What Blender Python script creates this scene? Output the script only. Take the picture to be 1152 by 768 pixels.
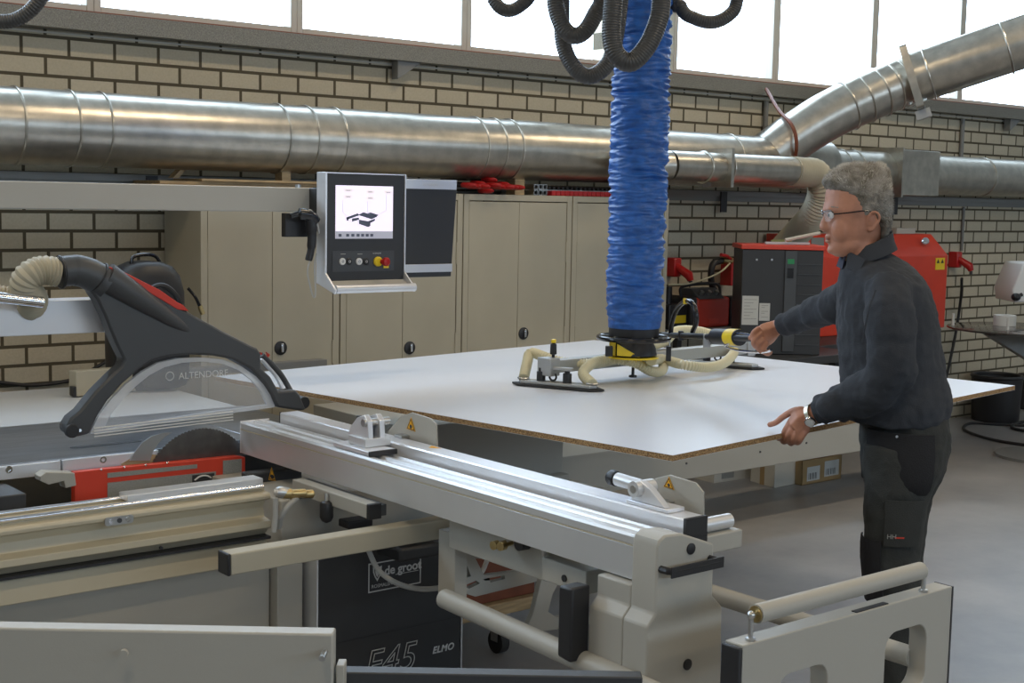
import bpy, math, random
import numpy as np
from mathutils import Vector, Matrix, noise
random.seed(7)
C = bpy.context.scene.collection
for o in list(bpy.data.objects): bpy.data.objects.remove(o)

# ---------------------------------------------------------------- camera
# World frame: X runs along the brick wall, Y points at it, Z is up; eye at (0, 0, 1.75).
FOC, PIT, ROL, YAW, EYE = 1540.0, .1034, .0195, .684, 1.75
cY, sY = math.cos(YAW), math.sin(YAW)
def c2w(X, Y, Z): return Vector((X*cY + Y*sY, -X*sY + Y*cY, Z))
RT = c2w(1, 0, 0); FW = c2w(0, 1, 0); UP = Vector((0, 0, 1))
look = c2w(0, math.cos(PIT), -math.sin(PIT)); up0 = RT.cross(look)
ri = RT*math.cos(ROL) + up0*math.sin(ROL); ui = -RT*math.sin(ROL) + up0*math.cos(ROL)
cam = bpy.data.objects.new('camera', bpy.data.cameras.new('camera')); C.objects.link(cam)
cam.matrix_world = Matrix(((ri.x, ui.x, -look.x, 0), (ri.y, ui.y, -look.y, 0), (ri.z, ui.z, -look.z, EYE), (0, 0, 0, 1)))
cam.data.sensor_width = 36; cam.data.lens = FOC*36/1152; cam.data.clip_end = 200
bpy.context.scene.camera = cam

# ---------------------------------------------------------------- light and exposure
sc = bpy.context.scene
vs = sc.view_settings
vs.view_transform = 'Standard'; vs.look = 'None'; vs.gamma = 1; vs.use_curve_mapping = False
vs.exposure = 0.12
w = bpy.data.worlds.new('sky'); sc.world = w; w.use_nodes = True
bg = w.node_tree.nodes['Background']; bg.inputs[0].default_value = (.64, .81, 1.0, 1); bg.inputs[1].default_value = SKY = 6.5
def area(name, loc, rot, sx, sy, power, col, portal=False):
    l = bpy.data.lights.new(name, 'AREA'); l.shape = 'RECTANGLE'; l.size = sx; l.size_y = sy
    l.energy = power; l.color = col
    if portal: l.cycles.is_portal = True
    o = bpy.data.objects.new(name, l); C.objects.link(o); o.location = loc; o.rotation_euler = rot
    return o
area('daylight_portal', (5.0, 6.50, 3.42), (math.radians(-90), 0, 0), 18, 1.6, 0, (1, 1, 1), True)
area('daylight_portal', (5.0, -6.05, 3.2), (math.radians(90), 0, 0), 18, 1.0, 0, (1, 1, 1), True)
for i, (lx, ly) in enumerate(((0, 1.0), (4, 1.0), (8, 1.0), (0, 4.0), (4, 4.0), (8, 4.0), (2, -3), (8, -3))):
    area('ceiling_lamp_light', (lx, ly, 4.48), (0, 0, 0), 1.3, .25, 28, (1, .79, .53))

# ---------------------------------------------------------------- helpers
def ray(x, y):
    return look + ri*((x-576)/FOC) - ui*((y-384)/FOC)
E0 = Vector((0, 0, EYE))
def aty(x, y, Y): r = ray(x, y); return E0 + r*(Y/r.y)
def atx(x, y, X): r = ray(x, y); return E0 + r*(X/r.x)
def atz(x, y, Z): r = ray(x, y); return E0 + r*((Z-EYE)/r.z)
def atd(x, y, d): r = ray(x, y); return E0 + r*d
def V(*a): return Vector(a)

class MB:
    def __init__(s): s.v = []; s.f = []; s.uvs = None
    def add(s, vs, fs):
        b = len(s.v); s.v += [Vector(p) for p in vs]; s.f += [tuple(i+b for i in f) for f in fs]; return s
    def box(s, x0, x1, y0, y1, z0, z1):
        x0, x1 = sorted((x0, x1)); y0, y1 = sorted((y0, y1)); z0, z1 = sorted((z0, z1))
        return s.add([(x0,y0,z0),(x1,y0,z0),(x1,y1,z0),(x0,y1,z0),(x0,y0,z1),(x1,y0,z1),(x1,y1,z1),(x0,y1,z1)],
                     [(0,3,2,1),(4,5,6,7),(0,1,5,4),(1,2,6,5),(2,3,7,6),(3,0,4,7)])
    def obox(s, c, a, b, d):      # centre and three half vectors
        c, a, b, d = map(Vector, (c, a, b, d))
        if a.cross(b).dot(d) < 0: a = -a
        p = [c-a-b-d, c+a-b-d, c+a+b-d, c-a+b-d, c-a-b+d, c+a-b+d, c+a+b+d, c-a+b+d]
        return s.add(p, [(0,3,2,1),(4,5,6,7),(0,1,5,4),(1,2,6,5),(2,3,7,6),(3,0,4,7)])
    def prism(s, poly, t):        # planar outline pushed along t
        poly = [Vector(p) for p in poly]; t = Vector(t); n = len(poly)
        nn = Vector((0,0,0))
        for i in range(n): nn += poly[i].cross(poly[(i+1) % n])
        if nn.dot(t) > 0: poly = poly[::-1]
        return s.add(poly + [p+t for p in poly], [tuple(range(n)), tuple(range(2*n-1, n-1, -1))] +
                     [(i, i+n, (i+1) % n + n, (i+1) % n) for i in range(n)])
    def holed(s, outer, holes, t):   # planar plate with holes, via triangulation
        from mathutils.geometry import tessellate_polygon
        t = Vector(t); loops = [[Vector(p) for p in outer]] + [[Vector(p) for p in h] for h in holes]
        tri = tessellate_polygon(loops); flat = [p for l in loops for p in l]; n = len(flat)
        fs = []
        for a in tri:
            a0, a1, a2 = a
            nrm = (flat[a1]-flat[a0]).cross(flat[a2]-flat[a0])
            if nrm.dot(t) > 0: a = (a0, a2, a1)
            fs.append(tuple(a)); fs.append(tuple(i+n for i in reversed(a)))
        k = 0
        for li, l in enumerate(loops):
            m = len(l)
            for i in range(m): fs.append((k+i, k+(i+1) % m, k+(i+1) % m+n, k+i+n))
            k += m
        s.add(flat + [p+t for p in flat], fs); s.fix = True; return s
    def loft(s, rings, cap=True, closed=True):
        n = len(rings[0]); b = len(s.v)
        for r in rings: s.v += [Vector(p) for p in r]
        m = n if closed else n-1
        for k in range(len(rings)-1):
            for i in range(m):
                j = (i+1) % n
                s.f.append((b+k*n+i, b+k*n+j, b+(k+1)*n+j, b+(k+1)*n+i))
        if cap and closed:
            s.f.append(tuple(b+i for i in reversed(range(n)))); s.f.append(tuple(b+(len(rings)-1)*n+i for i in range(n)))
        s.fix = True
        return s
    def tube(s, path, r, n=12, cap=True):
        path = [Vector(p) for p in path]; m = len(path)
        rr = r if isinstance(r, (list, tuple)) else [r]*m
        T = [(path[min(i+1, m-1)] - path[max(i-1, 0)]).normalized() for i in range(m)]
        a = T[0].orthogonal().normalized(); rings = []
        for i in range(m):
            a = (a - T[i]*a.dot(T[i])).normalized(); b = T[i].cross(a)
            rings.append([path[i] + (a*math.cos(q) + b*math.sin(q))*rr[i] for q in [2*math.pi*k/n for k in range(n)]])
        return s.loft(rings, cap)
    def cyl(s, p0, p1, r, n=20): return s.tube([p0, p1], r, n)
    def lathe(s, p0, ax, prof, n=24):   # prof: (distance along ax, radius)
        ax = Vector(ax).normalized(); p0 = Vector(p0); a = ax.orthogonal().normalized(); b = ax.cross(a)
        return s.loft([[p0 + ax*t + (a*math.cos(q) + b*math.sin(q))*max(r, 1e-4) for q in [2*math.pi*k/n for k in range(n)]] for t, r in prof])
    def torus(s, c, ax, R, r, n=32, m=10):
        ax = Vector(ax).normalized(); a = ax.orthogonal().normalized(); b = ax.cross(a); c = Vector(c); bb = len(s.v)
        for i in range(n):
            q = 2*math.pi*i/n; d = a*math.cos(q) + b*math.sin(q)
            for j in range(m):
                w_ = 2*math.pi*j/m; s.v.append(c + d*(R + r*math.cos(w_)) + ax*r*math.sin(w_))
        for i in range(n):
            for j in range(m):
                s.f.append((bb+i*m+j, bb+((i+1) % n)*m+j, bb+((i+1) % n)*m+(j+1) % m, bb+i*m+(j+1) % m))
        s.fix = True; return s
    def ball(s, c, rx, ry=None, rz=None, ax=None, n=20, m=12):
        ry = ry or rx; rz = rz or rx; ax = ax or (V(1,0,0), V(0,1,0), V(0,0,1)); c = Vector(c); rings = []
        for i in range(m+1):
            p = math.pi*i/m; z = -math.cos(p); r = max(math.sin(p), 1e-3)
            rings.append([c + ax[0]*rx*r*math.cos(q) + ax[1]*ry*r*math.sin(q) + ax[2]*rz*z for q in [2*math.pi*k/n for k in range(n)]])
        return s.loft(rings)
    fix = False
    def build(s, name, mat, parent=None, bevel=0, smooth=35, origin=None, sub=0):
        org = Vector(origin) if origin is not None else V(0, 0, 0)
        p = parent
        if parent is not None: org = parent['_org'] if '_org' in parent.keys() else V(0, 0, 0); org = Vector(org)
        me = bpy.data.meshes.new(name); me.from_pydata([tuple(v-org) for v in s.v], [], s.f)
        me.materials.append(mat)
        if s.fix:
            import bmesh
            bm = bmesh.new(); bm.from_mesh(me); bmesh.ops.recalc_face_normals(bm, faces=bm.faces); bm.to_mesh(me); bm.free()
        me.polygons.foreach_set('use_smooth', [True]*len(me.polygons)); me.set_sharp_from_angle(angle=math.radians(smooth))
        o = bpy.data.objects.new(name, me); C.objects.link(o)
        if parent is not None: o.parent = parent; o['_org'] = tuple(org)
        else: o.location = org; o['_org'] = tuple(org)
        if bevel:
            b = o.modifiers.new('bevel', 'BEVEL'); b.width = bevel; b.segments = 2; b.limit_method = 'ANGLE'; b.angle_limit = math.radians(40)
        return o
def boxm(*a): return MB().box(*a)
def tag(o, label, cat, group=None):
    o['label'] = label; o['category'] = cat
    if group: o['group'] = group
    return o
def thing(name, label, cat, loc, group=None):
    o = bpy.data.objects.new(name, None); C.objects.link(o); o.empty_display_size = .05
    o.location = loc; o['_org'] = tuple(loc); return tag(o, label, cat, group)
def solo(name, mb, mat, label, cat, group=None, **k):
    n = len(mb.v); org = V(sum(v.x for v in mb.v)/n, sum(v.y for v in mb.v)/n, min(v.z for v in mb.v))
    return tag(mb.build(name, mat, origin=org, **k), label, cat, group)
def struct(name, mb, mat, parent=None, **k):
    o = mb.build(name, mat, parent, **k)
    if parent is None: o['kind'] = 'structure'
    return o
def dup(root, loc, label=None, group=None):
    r = root.copy(); C.objects.link(r); r.location = loc; r['_org'] = tuple(loc)
    if label: r['label'] = label
    if group: r['group'] = group
    for ch in list(root.children):
        c = ch.copy(); C.objects.link(c); c.parent = r
        for g in ch.children:
            d = g.copy(); C.objects.link(d); d.parent = c
    return r
def smoothpath(pts, n=12):        # Catmull-Rom
    P = [Vector(p) for p in pts]; P = [P[0]*2-P[1]] + P + [P[-1]*2-P[-2]]; out = []
    for i in range(1, len(P)-2):
        for k in range(n):
            t = k/n; a, b, c, d = P[i-1:i+3]
            out.append(((b*2) + (c-a)*t + (a*2-b*5+c*4-d)*t*t + (b*3-a-c*3+d)*t**3)*.5)
    out.append(P[-2]); return out
def resample(path, step):
    out = [path[0].copy()]; acc = 0; last = path[0].copy()
    for p in path[1:]:
        seg = (p-last).length
        while seg > 0 and acc+seg >= step:
            last = last.lerp(p, (step-acc)/seg); out.append(last.copy()); seg = (p-last).length; acc = 0
        acc += seg; last = p.copy()
    return out
def ribbed(pts, r, pitch, amp, n=16):   # corrugated hose along a smooth path
    path = resample(smoothpath(pts, 24), pitch/4)
    rr = [r + amp*(1, .2, -1, .2)[i % 4] for i in range(len(path))]
    return MB().tube(path, rr, n)
def rrect(c, a, b, r, n=5):    # rounded rectangle around c with half vectors a, b
    c, a, b = map(Vector, (c, a, b)); la, lb = a.length, b.length; ua, ub = a/la, b/lb; out = []
    for sx, sy, q0 in ((1,1,0),(-1,1,90),(-1,-1,180),(1,-1,270)):
        for k in range(n+1):
            q = math.radians(q0 + 90*k/n); out.append(c + ua*(sx*(la-r) + r*math.cos(q)) + ub*(sy*(lb-r) + r*math.sin(q)))
    return out
def text(name, body, mat, parent, origin, xdir, updir, size, extrude=.0004, outline=0, bold=0, align='LEFT', shear=0, space=1):
    cu = bpy.data.curves.new(name, 'FONT'); cu.body = body; cu.size = size; cu.extrude = extrude; cu.align_x = align; cu.shear = shear; cu.space_character = space
    cu.offset = bold
    if outline: cu.fill_mode = 'NONE'; cu.extrude = 0; cu.bevel_depth = outline; cu.bevel_resolution = 0
    t = bpy.data.objects.new(name, cu); C.objects.link(t)
    dg = bpy.context.evaluated_depsgraph_get(); me = bpy.data.meshes.new_from_object(t.evaluated_get(dg))
    bpy.data.objects.remove(t); me.materials.clear(); me.materials.append(mat)
    x = Vector(xdir).normalized(); u = Vector(updir).normalized(); z = x.cross(u)
    org = Vector(parent['_org'])
    M = Matrix(((x.x, u.x, z.x, 0), (x.y, u.y, z.y, 0), (x.z, u.z, z.z, 0), (0, 0, 0, 1)))
    me.transform(Matrix.Translation(Vector(origin)-org) @ M)
    o = bpy.data.objects.new(name, me); C.objects.link(o); o.parent = parent; return o

# ---------------------------------------------------------------- materials
def mat(name, col, rough=.5, metal=0., var=0., vscale=8, bump=0., bscale=60, col2=None, coat=0, emit=0, spec=None, detail=3, stretch=None):
    m = bpy.data.materials.new(name); m.use_nodes = True; nt = m.node_tree; N = nt.nodes; L = nt.links
    p = N['Principled BSDF']; p.inputs['Base Color'].default_value = (*col, 1); p.inputs['Roughness'].default_value = rough; p.inputs['Metallic'].default_value = metal
    if coat: p.inputs['Coat Weight'].default_value = coat
    if spec is not None: p.inputs['Specular IOR Level'].default_value = spec
    if emit: p.inputs['Emission Color'].default_value = (*col, 1); p.inputs['Emission Strength'].default_value = emit
    tc = N.new('ShaderNodeTexCoord'); src = tc.outputs['Object']
    if stretch:
        mp = N.new('ShaderNodeMapping'); mp.inputs['Scale'].default_value = stretch; L.new(src, mp.inputs[0]); src = mp.outputs[0]
    if var or col2:
        n = N.new('ShaderNodeTexNoise'); n.inputs['Scale'].default_value = vscale; n.inputs['Detail'].default_value = detail; L.new(src, n.inputs[0])
        mx = N.new('ShaderNodeMix'); mx.data_type = 'RGBA'
        c2 = col2 or tuple(min(1, c*(1+var)) for c in col); c1 = col if col2 else tuple(c*(1-var) for c in col)
        rp = N.new('ShaderNodeMapRange'); rp.inputs[1].default_value = .35; rp.inputs[2].default_value = .65
        L.new(n.outputs[0], rp.inputs[0]); L.new(rp.outputs[0], mx.inputs[0])
        mx.inputs[6].default_value = (*c1, 1); mx.inputs[7].default_value = (*c2, 1); L.new(mx.outputs[2], p.inputs['Base Color'])
    if bump:
        n2 = N.new('ShaderNodeTexNoise'); n2.inputs['Scale'].default_value = bscale; n2.inputs['Detail'].default_value = 3; L.new(src, n2.inputs[0])
        b = N.new('ShaderNodeBump'); b.inputs['Strength'].default_value = bump; b.inputs['Distance'].default_value = .01; L.new(n2.outputs[0], b.inputs['Height']); L.new(b.outputs[0], p.inputs['Normal'])
    return m
M = {}
M['beige'] = mat('cabinet_paint', (.42, .385, .295), .5, var=.04, vscale=3, bump=.02, bscale=300)
M['machine'] = mat('machine_paint', (.40, .385, .34), .45, bump=.03, bscale=250)
M['cream'] = mat('cream_enamel', (.52, .465, .34), .42, bump=.02, bscale=250)
M['machine_dk'] = mat('dark_machine_paint', (.20, .20, .19), .5, bump=.03, bscale=250)
M['alu'] = mat('anodised_aluminium', (.68, .69, .70), .36, .55, var=.03, vscale=5)
M['alu_lt'] = mat('light_aluminium', (.78, .79, .82), .32, .5)
M['iron'] = mat('ground_cast_iron', (.26, .275, .30), .28, .75, var=.15, vscale=6, stretch=(1, 8, 1))
M['laminate_gray'] = mat('light_grey_laminate', (.50, .52, .54), .4)
M['galv'] = mat('galvanised_sheet', (.47, .445, .39), .31, .93, var=.12, vscale=14, bump=.03, bscale=6, detail=6)
M['galv_old'] = mat('spangled_zinc', (.21, .20, .17), .5, .4, var=.25, vscale=160, bump=.1, bscale=120)
M['chrome'] = mat('chrome', (.8, .8, .82), .12, 1)
M['steel'] = mat('steel', (.55, .55, .54), .3, 1)
M['blade'] = mat('saw_blade_steel', (.16, .15, .14), .35, .9, var=.15, vscale=20)
M['black'] = mat('black_plastic', (.018, .018, .02), .45)
M['black_g'] = mat('black_gloss', (.012, .012, .014), .2)
M['dkgray'] = mat('charcoal_plastic', (.055, .058, .062), .42, bump=.02, bscale=200)
M['anthr'] = mat('anthracite_paint', (.030, .031, .033), .5, bump=.03, bscale=200)
M['bracelet'] = mat('two_tone_metal', (.50, .46, .36), .3, 1)
M['brass'] = mat('brass', (.55, .42, .2), .3, 1)
M['red'] = mat('red_paint', (.55, .035, .015), .4)
M['red_or'] = mat('orange_red_paint', (.62, .05, .022), .42, var=.05, vscale=4)
M['red_pl'] = mat('red_plastic', (.40, .012, .012), .3)
M['yellow'] = mat('yellow_plastic', (.80, .58, .02), .4)
M['warn'] = mat('warning_yellow', (.85, .42, .01), .5)
M['white'] = mat('white_plastic', (.70, .70, .68), .45)
M['paper'] = mat('paper', (.55, .55, .52), .8)
M['printed'] = mat('printed_label', (.27, .27, .25), .7, var=.15, vscale=250)
M['wood'] = mat('plywood', (.42, .30, .16), .6, var=.2, vscale=10, stretch=(1, 10, 10))
M['redwood'] = mat('reddish_brown_board', (.20, .055, .022), .5, var=.15, vscale=12)
M['card'] = mat('cardboard', (.36, .24, .11), .8)
M['cardw'] = mat('white_cardboard', (.52, .49, .42), .8)
M['hose_dk'] = mat('dark_hose', (.045, .044, .042), .4)
M['hose_cr'] = mat('cream_hose', (.62, .58, .40), .4)
M['hose_bg'] = mat('beige_flexible_hose', (.42, .38, .28), .5, .0)
M['rubber'] = mat('rubber', (.02, .02, .02), .7)
M['blue'] = mat('blue_lift_fabric', (.014, .095, .35), .45, var=.2, vscale=30, bump=.15, bscale=120)
M['skin'] = mat('skin', (.43, .195, .12), .5, var=.14, vscale=18, bump=.05, bscale=120)
M['hair'] = mat('grey_hair', (.12, .105, .08), .8, col2=(.29, .27, .24), vscale=22, bump=.5, bscale=300)
M['hair_tip'] = mat('grey_hair_tips', (.17, .15, .12), .7, col2=(.46, .44, .40), vscale=18)
M['zinc'] = mat('bright_zinc', (.42, .43, .43), .42, .6)
M['sweater'] = mat('charcoal_sweater', (.030, .034, .042), .9, var=.12, vscale=6, bump=.25, bscale=300)
M['trousers'] = mat('dark_work_trousers', (.026, .028, .026), .85, var=.15, vscale=8, bump=.25, bscale=250)
M['trousers_bk'] = mat('black_reinforcement_cloth', (.007, .007, .009), .8, bump=.2, bscale=250)
M['chip'] = mat('chipboard_core', (.13, .07, .03), .85, col2=(.52, .33, .15), vscale=260, bump=.5, bscale=260)
M['laminate'] = mat('white_laminate', (.70, .73, .79), .28, coat=0)
M['frame_w'] = mat('window_frame_paint', (.50, .48, .42), .5)
M['plaster'] = mat('plaster', (.45, .44, .41), .8, var=.04, vscale=2)
M['screen'] = mat('lit_screen', (.80, .72, .86), .3, emit=.75)
M['scr_line'] = mat('screen_drawing', (.10, .11, .16), .4)
M['scr_gray'] = mat('screen_toolbar', (.45, .45, .52), .4, emit=.3)
M['scr_box'] = mat('screen_field', (.80, .70, .72), .4, emit=.62)
M['ink_lt'] = mat('light_print', (.62, .62, .60), .6)
M['ink_dk'] = mat('dark_print', (.03, .03, .03), .6)
M['clearhose'] = mat('translucent_hose', (.40, .40, .38), .3)
M['lamp'] = mat('lamp_tube', (1, .9, .75), .5, emit=4)
M['glassdk'] = mat('dark_glass_table', (.05, .045, .04), .1)
def glassy(name, trans, rough, tint=(1, 1, 1), diff=0.):
    m = bpy.data.materials.new(name); m.use_nodes = True; nt = m.node_tree; N = nt.nodes; L = nt.links; N.clear()
    out = N.new('ShaderNodeOutputMaterial'); t = N.new('ShaderNodeBsdfTransparent'); g = N.new('ShaderNodeBsdfPrincipled'); mx = N.new('ShaderNodeMixShader')
    t.inputs[0].default_value = (*tint, 1); g.inputs['Base Color'].default_value = (.75, .77, .8, 1); g.inputs['Roughness'].default_value = rough
    mx.inputs[0].default_value = 1-trans; L.new(t.outputs[0], mx.inputs[1]); L.new(g.outputs[0], mx.inputs[2]); L.new(mx.outputs[0], out.inputs[0]); return m
M['pane'] = glassy('window_glass', .96, .05)
M['guard'] = glassy('clear_guard', .80, .2)
M['guard_rim'] = glassy('clear_guard_rim', .5, .3)
M['lens'] = glassy('spectacle_lens', .85, .05)
# brick
def brickmat():
    m = bpy.data.materials.new('sand_lime_brick'); m.use_nodes = True; nt = m.node_tree; N = nt.nodes; L = nt.links; p = N['Principled BSDF']
    tc = N.new('ShaderNodeTexCoord'); sp = N.new('ShaderNodeSeparateXYZ'); cb = N.new('ShaderNodeCombineXYZ'); L.new(tc.outputs['Object'], sp.inputs[0])
    ax = N.new('ShaderNodeMath'); ax.operation = 'ADD'; ax.inputs[1].default_value = -2.291 + .226*20 + .113; L.new(sp.outputs[0], ax.inputs[0])
    az = N.new('ShaderNodeMath'); az.operation = 'ADD'; az.inputs[1].default_value = -2.376 + .0909*40; L.new(sp.outputs[2], az.inputs[0])
    L.new(ax.outputs[0], cb.inputs[0]); L.new(az.outputs[0], cb.inputs[1])
    b = N.new('ShaderNodeTexBrick'); L.new(cb.outputs[0], b.inputs[0])
    b.offset = .5; b.offset_frequency = 2; b.inputs['Scale'].default_value = 1; b.inputs['Brick Width'].default_value = .226; b.inputs['Row Height'].default_value = .0909
    b.inputs['Mortar Size'].default_value = .0085; b.inputs['Mortar Smooth'].default_value = .15; b.inputs['Bias'].default_value = 0
    b.inputs['Color1'].default_value = (.53, .475, .36, 1); b.inputs['Color2'].default_value = (.47, .42, .315, 1); b.inputs['Mortar'].default_value = (.085, .07, .042, 1)
    n = N.new('ShaderNodeTexNoise'); n.inputs['Scale'].default_value = 90; n.inputs['Detail'].default_value = 4; L.new(tc.outputs['Object'], n.inputs[0])
    mx = N.new('ShaderNodeMix'); mx.data_type = 'RGBA'; mx.blend_type = 'MULTIPLY'; mx.inputs[0].default_value = .35
    cr = N.new('ShaderNodeMapRange'); cr.inputs[3].default_value = .55; cr.inputs[4].default_value = 1.35; L.new(n.outputs[0], cr.inputs[0])
    L.new(b.outputs['Color'], mx.inputs[6]); L.new(cr.outputs[0], mx.inputs[7]); L.new(mx.outputs[2], p.inputs['Base Color']); p.inputs['Roughness'].default_value = .85
    inv = N.new('ShaderNodeMath'); inv.operation = 'MULTIPLY_ADD'; inv.inputs[1].default_value = -1; inv.inputs[2].default_value = 1; L.new(b.outputs['Fac'], inv.inputs[0])
    ad = N.new('ShaderNodeMath'); ad.operation = 'MULTIPLY_ADD'; ad.inputs[1].default_value = .12; L.new(n.outputs[0], ad.inputs[0]); L.new(inv.outputs[0], ad.inputs[2])
    bp = N.new('ShaderNodeBump'); bp.inputs['Strength'].default_value = .6; bp.inputs['Distance'].default_value = .006; L.new(ad.outputs[0], bp.inputs['Height']); L.new(bp.outputs[0], p.inputs['Normal'])
    return m
M['brick'] = brickmat()
def floormat():
    m = bpy.data.materials.new('polished_concrete'); m.use_nodes = True; nt = m.node_tree; N = nt.nodes; L = nt.links; p = N['Principled BSDF']
    tc = N.new('ShaderNodeTexCoord'); n = N.new('ShaderNodeTexNoise'); n.inputs['Scale'].default_value = 1.3; n.inputs['Detail'].default_value = 9; n.inputs['Roughness'].default_value = .65; L.new(tc.outputs['Object'], n.inputs[0])
    cr = N.new('ShaderNodeValToRGB'); cr.color_ramp.elements[0].position = .3; cr.color_ramp.elements[1].position = .72
    cr.color_ramp.elements[0].color = (.20, .20, .205, 1); cr.color_ramp.elements[1].color = (.37, .36, .35, 1); L.new(n.outputs[0], cr.inputs[0]); L.new(cr.outputs[0], p.inputs['Base Color'])
    rr = N.new('ShaderNodeMapRange'); rr.inputs[3].default_value = .28; rr.inputs[4].default_value = .45; L.new(n.outputs[0], rr.inputs[0]); L.new(rr.outputs[0], p.inputs['Roughness'])
    return m
M['floor'] = floormat()
# ================================================================ the room
WY = 6.453
X0, X1, Y0, ZC = -5.0, 15.0, -6.0, 4.6
struct('floor', boxm(X0-.3, X1+.3, Y0-.3, WY+.3, -.1, 0), M['floor'])
struct('ceiling', boxm(X0-.3, X1+.3, Y0-.3, WY+.3, ZC, ZC+.15), M['plaster'])
struct('wall_back', MB().box(X0, X1, WY, WY+.3, 0, 2.50).box(X0, X1, WY+.021, WY+.3, 2.501, 2.588).box(X0, X1, WY, WY+.3, 4.25, ZC).box(6.14, 6.56, WY+.10, WY+.3, 2.5, 4.25), M['brick'])
struct('wall_left', boxm(X0-.3, X0, Y0-.3, WY+.3, 0, ZC), M['plaster'])
struct('wall_right', boxm(X1, X1+.3, Y0-.3, WY+.3, 0, ZC), M['plaster'])
struct('wall_front', MB().box(X0, X1, Y0-.3, Y0, 0, 2.7).box(X0, X1, Y0-.3, Y0, 3.7, ZC).box(X0, -4, Y0-.3, Y0, 2.7, 3.7).box(14, X1, Y0-.3, Y0, 2.7, 3.7), M['plaster'])
# zinc strip under the windows and the slim light slats below it
struct('trim_1', MB().box(X0, X1, WY-.0995, WY+.02, 2.501, 2.585).box(X0, X1, WY-.11, WY-.10, 2.50, 2.585), M['galv_old'])
struct('trim_2', boxm(X0, X1, WY-.012, WY-.0005, 2.482, 2.489), M['frame_w'])
struct('trim_3', boxm(X0, X1, WY-.06, WY+.05, 2.5855, 2.597), M['redwood'])
# windows: one pane and frame each
edges = [-3.95, -2.85, -1.72, -.60, .53, 1.65, 2.655, 3.77, 4.90, 6.10]
panes = list(zip(edges[:-1], edges[1:])) + [(6.62, 7.65), (7.65, 8.785), (8.785, 9.945), (9.945, 11.1), (11.1, 12.25), (12.25, 13.4)]
YG = WY + .06
for k, (xa, xb) in enumerate(panes):
    win = boxm(xa+.03, xb-.03, YG+.01, YG+.014, 2.64, 4.20).build('window_%d' % (k+1), M['pane']); win['kind'] = 'structure'
    f = MB(); t = .036
    f.box(xa, xa+t, YG-.03, YG+.05, 2.59, 4.25).box(xb-t, xb, YG-.03, YG+.05, 2.59, 4.25)
    f.box(xa+t, xb-t, YG-.03, YG+.05, 2.59, 2.635).box(xa+t, xb-t, YG-.03, YG+.05, 4.20, 4.25)
    f.build('window_frame', M['frame_w'], win, bevel=.004)
for k in range(6):  # unseen windows behind the camera, added and sized to let in fill light
    xa = -4+3*k; fw = boxm(xa+.05, xa+2.95, Y0-.16, Y0-.155, 2.75, 3.65).build('window_%d' % (k+20), M['pane']); fw['kind'] = 'structure'
    MB().box(xa, xa+.06, Y0-.2, Y0-.1, 2.7, 3.7).box(xa+2.94, xa+3, Y0-.2, Y0-.1, 2.7, 3.7).box(xa+.06, xa+2.94, Y0-.2, Y0-.1, 2.7, 2.76).box(xa+.06, xa+2.94, Y0-.2, Y0-.1, 3.64, 3.7).build('window_frame', M['frame_w'], fw)
# ceiling lamps (out of frame, they give the warm light)
lp = None
for i, (lx, ly) in enumerate(((0, 1.0), (4, 1.0), (8, 1.0), (0, 4.0), (4, 4.0), (8, 4.0), (2, -3), (8, -3))):
    if lp is None:
        lp = thing('ceiling_lamp', 'white fluorescent batten lamp on the ceiling', 'lamp', (lx, ly, 4.50), 'ceiling batten lamps')
        boxm(lx-.65, lx+.65, ly-.12, ly+.12, 4.53, 4.60).build('lamp_body', M['white'], lp, bevel=.01)
        for dy in (-.06, .06): MB().cyl((lx-.6, ly+dy, 4.515), (lx+.6, ly+dy, 4.515), .013).build('lamp_tube', M['lamp'], lp)
    else: dup(lp, (lx, ly, 4.50))

# ================================================================ ducts
def duct_rings(root, pts, r, name='seam_ring'):
    for p, ax in pts: MB().torus(p, ax, r+.001, .0065, 40, 8).build(name, M['galv'], root)
DY, DZ, DR = 6.12, 2.03, .170
d = thing('extraction_duct', 'large galvanised duct running along the brick wall above the cabinets', 'duct', (2, DY, DZ-DR))
MB().cyl((X0+.3, DY, DZ), (7.75, DY, DZ), DR, 48).build('duct_pipe', M['galv'], d)
for (px, py) in ((30,140),(92,145),(128,145),(328,158),(360,158),(392,160),(551,170),(572,172),(590,172),(838,180)):
    q = aty(px, py, DY-DR); MB().torus((q.x, DY, DZ), (1,0,0), DR+.001, .006, 40, 8).build('seam_ring', M['galv'], d)
RY, RZ, RR = 6.18, 2.0, .150
a2 = thing('duct_extension', 'narrower galvanised duct on the wall right of the slanting branch', 'duct', (9, RY, RZ-RR))
MB().lathe((7.75, RY, RZ), (1,0,0), [(0, DR), (.25, RR), (3, RR), (7.0, RR)], 40).build('duct_pipe', M['galv'], a2)
for px in (905, 925, 943, 960, 975, 1122):
    q = aty(px, 195, RY-RR); MB().torus((q.x, RY, RZ), (1,0,0), RR+.001, .006, 36, 8).build('seam_ring', M['galv'], a2)
qa, qb = aty(1014, 195, RY-.17), aty(1057, 195, RY-.17)
boxm(qa.x, qb.x, RY-.17, RY+.17, RZ-.165, RZ+.165).build('damper_box', M['galv'], a2, bevel=.004)
boxm(qa.x-.01, qa.x+.01, RY-.185, RY+.185, RZ-.18, RZ+.18).build('damper_flange', M['galv'], a2)
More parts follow.
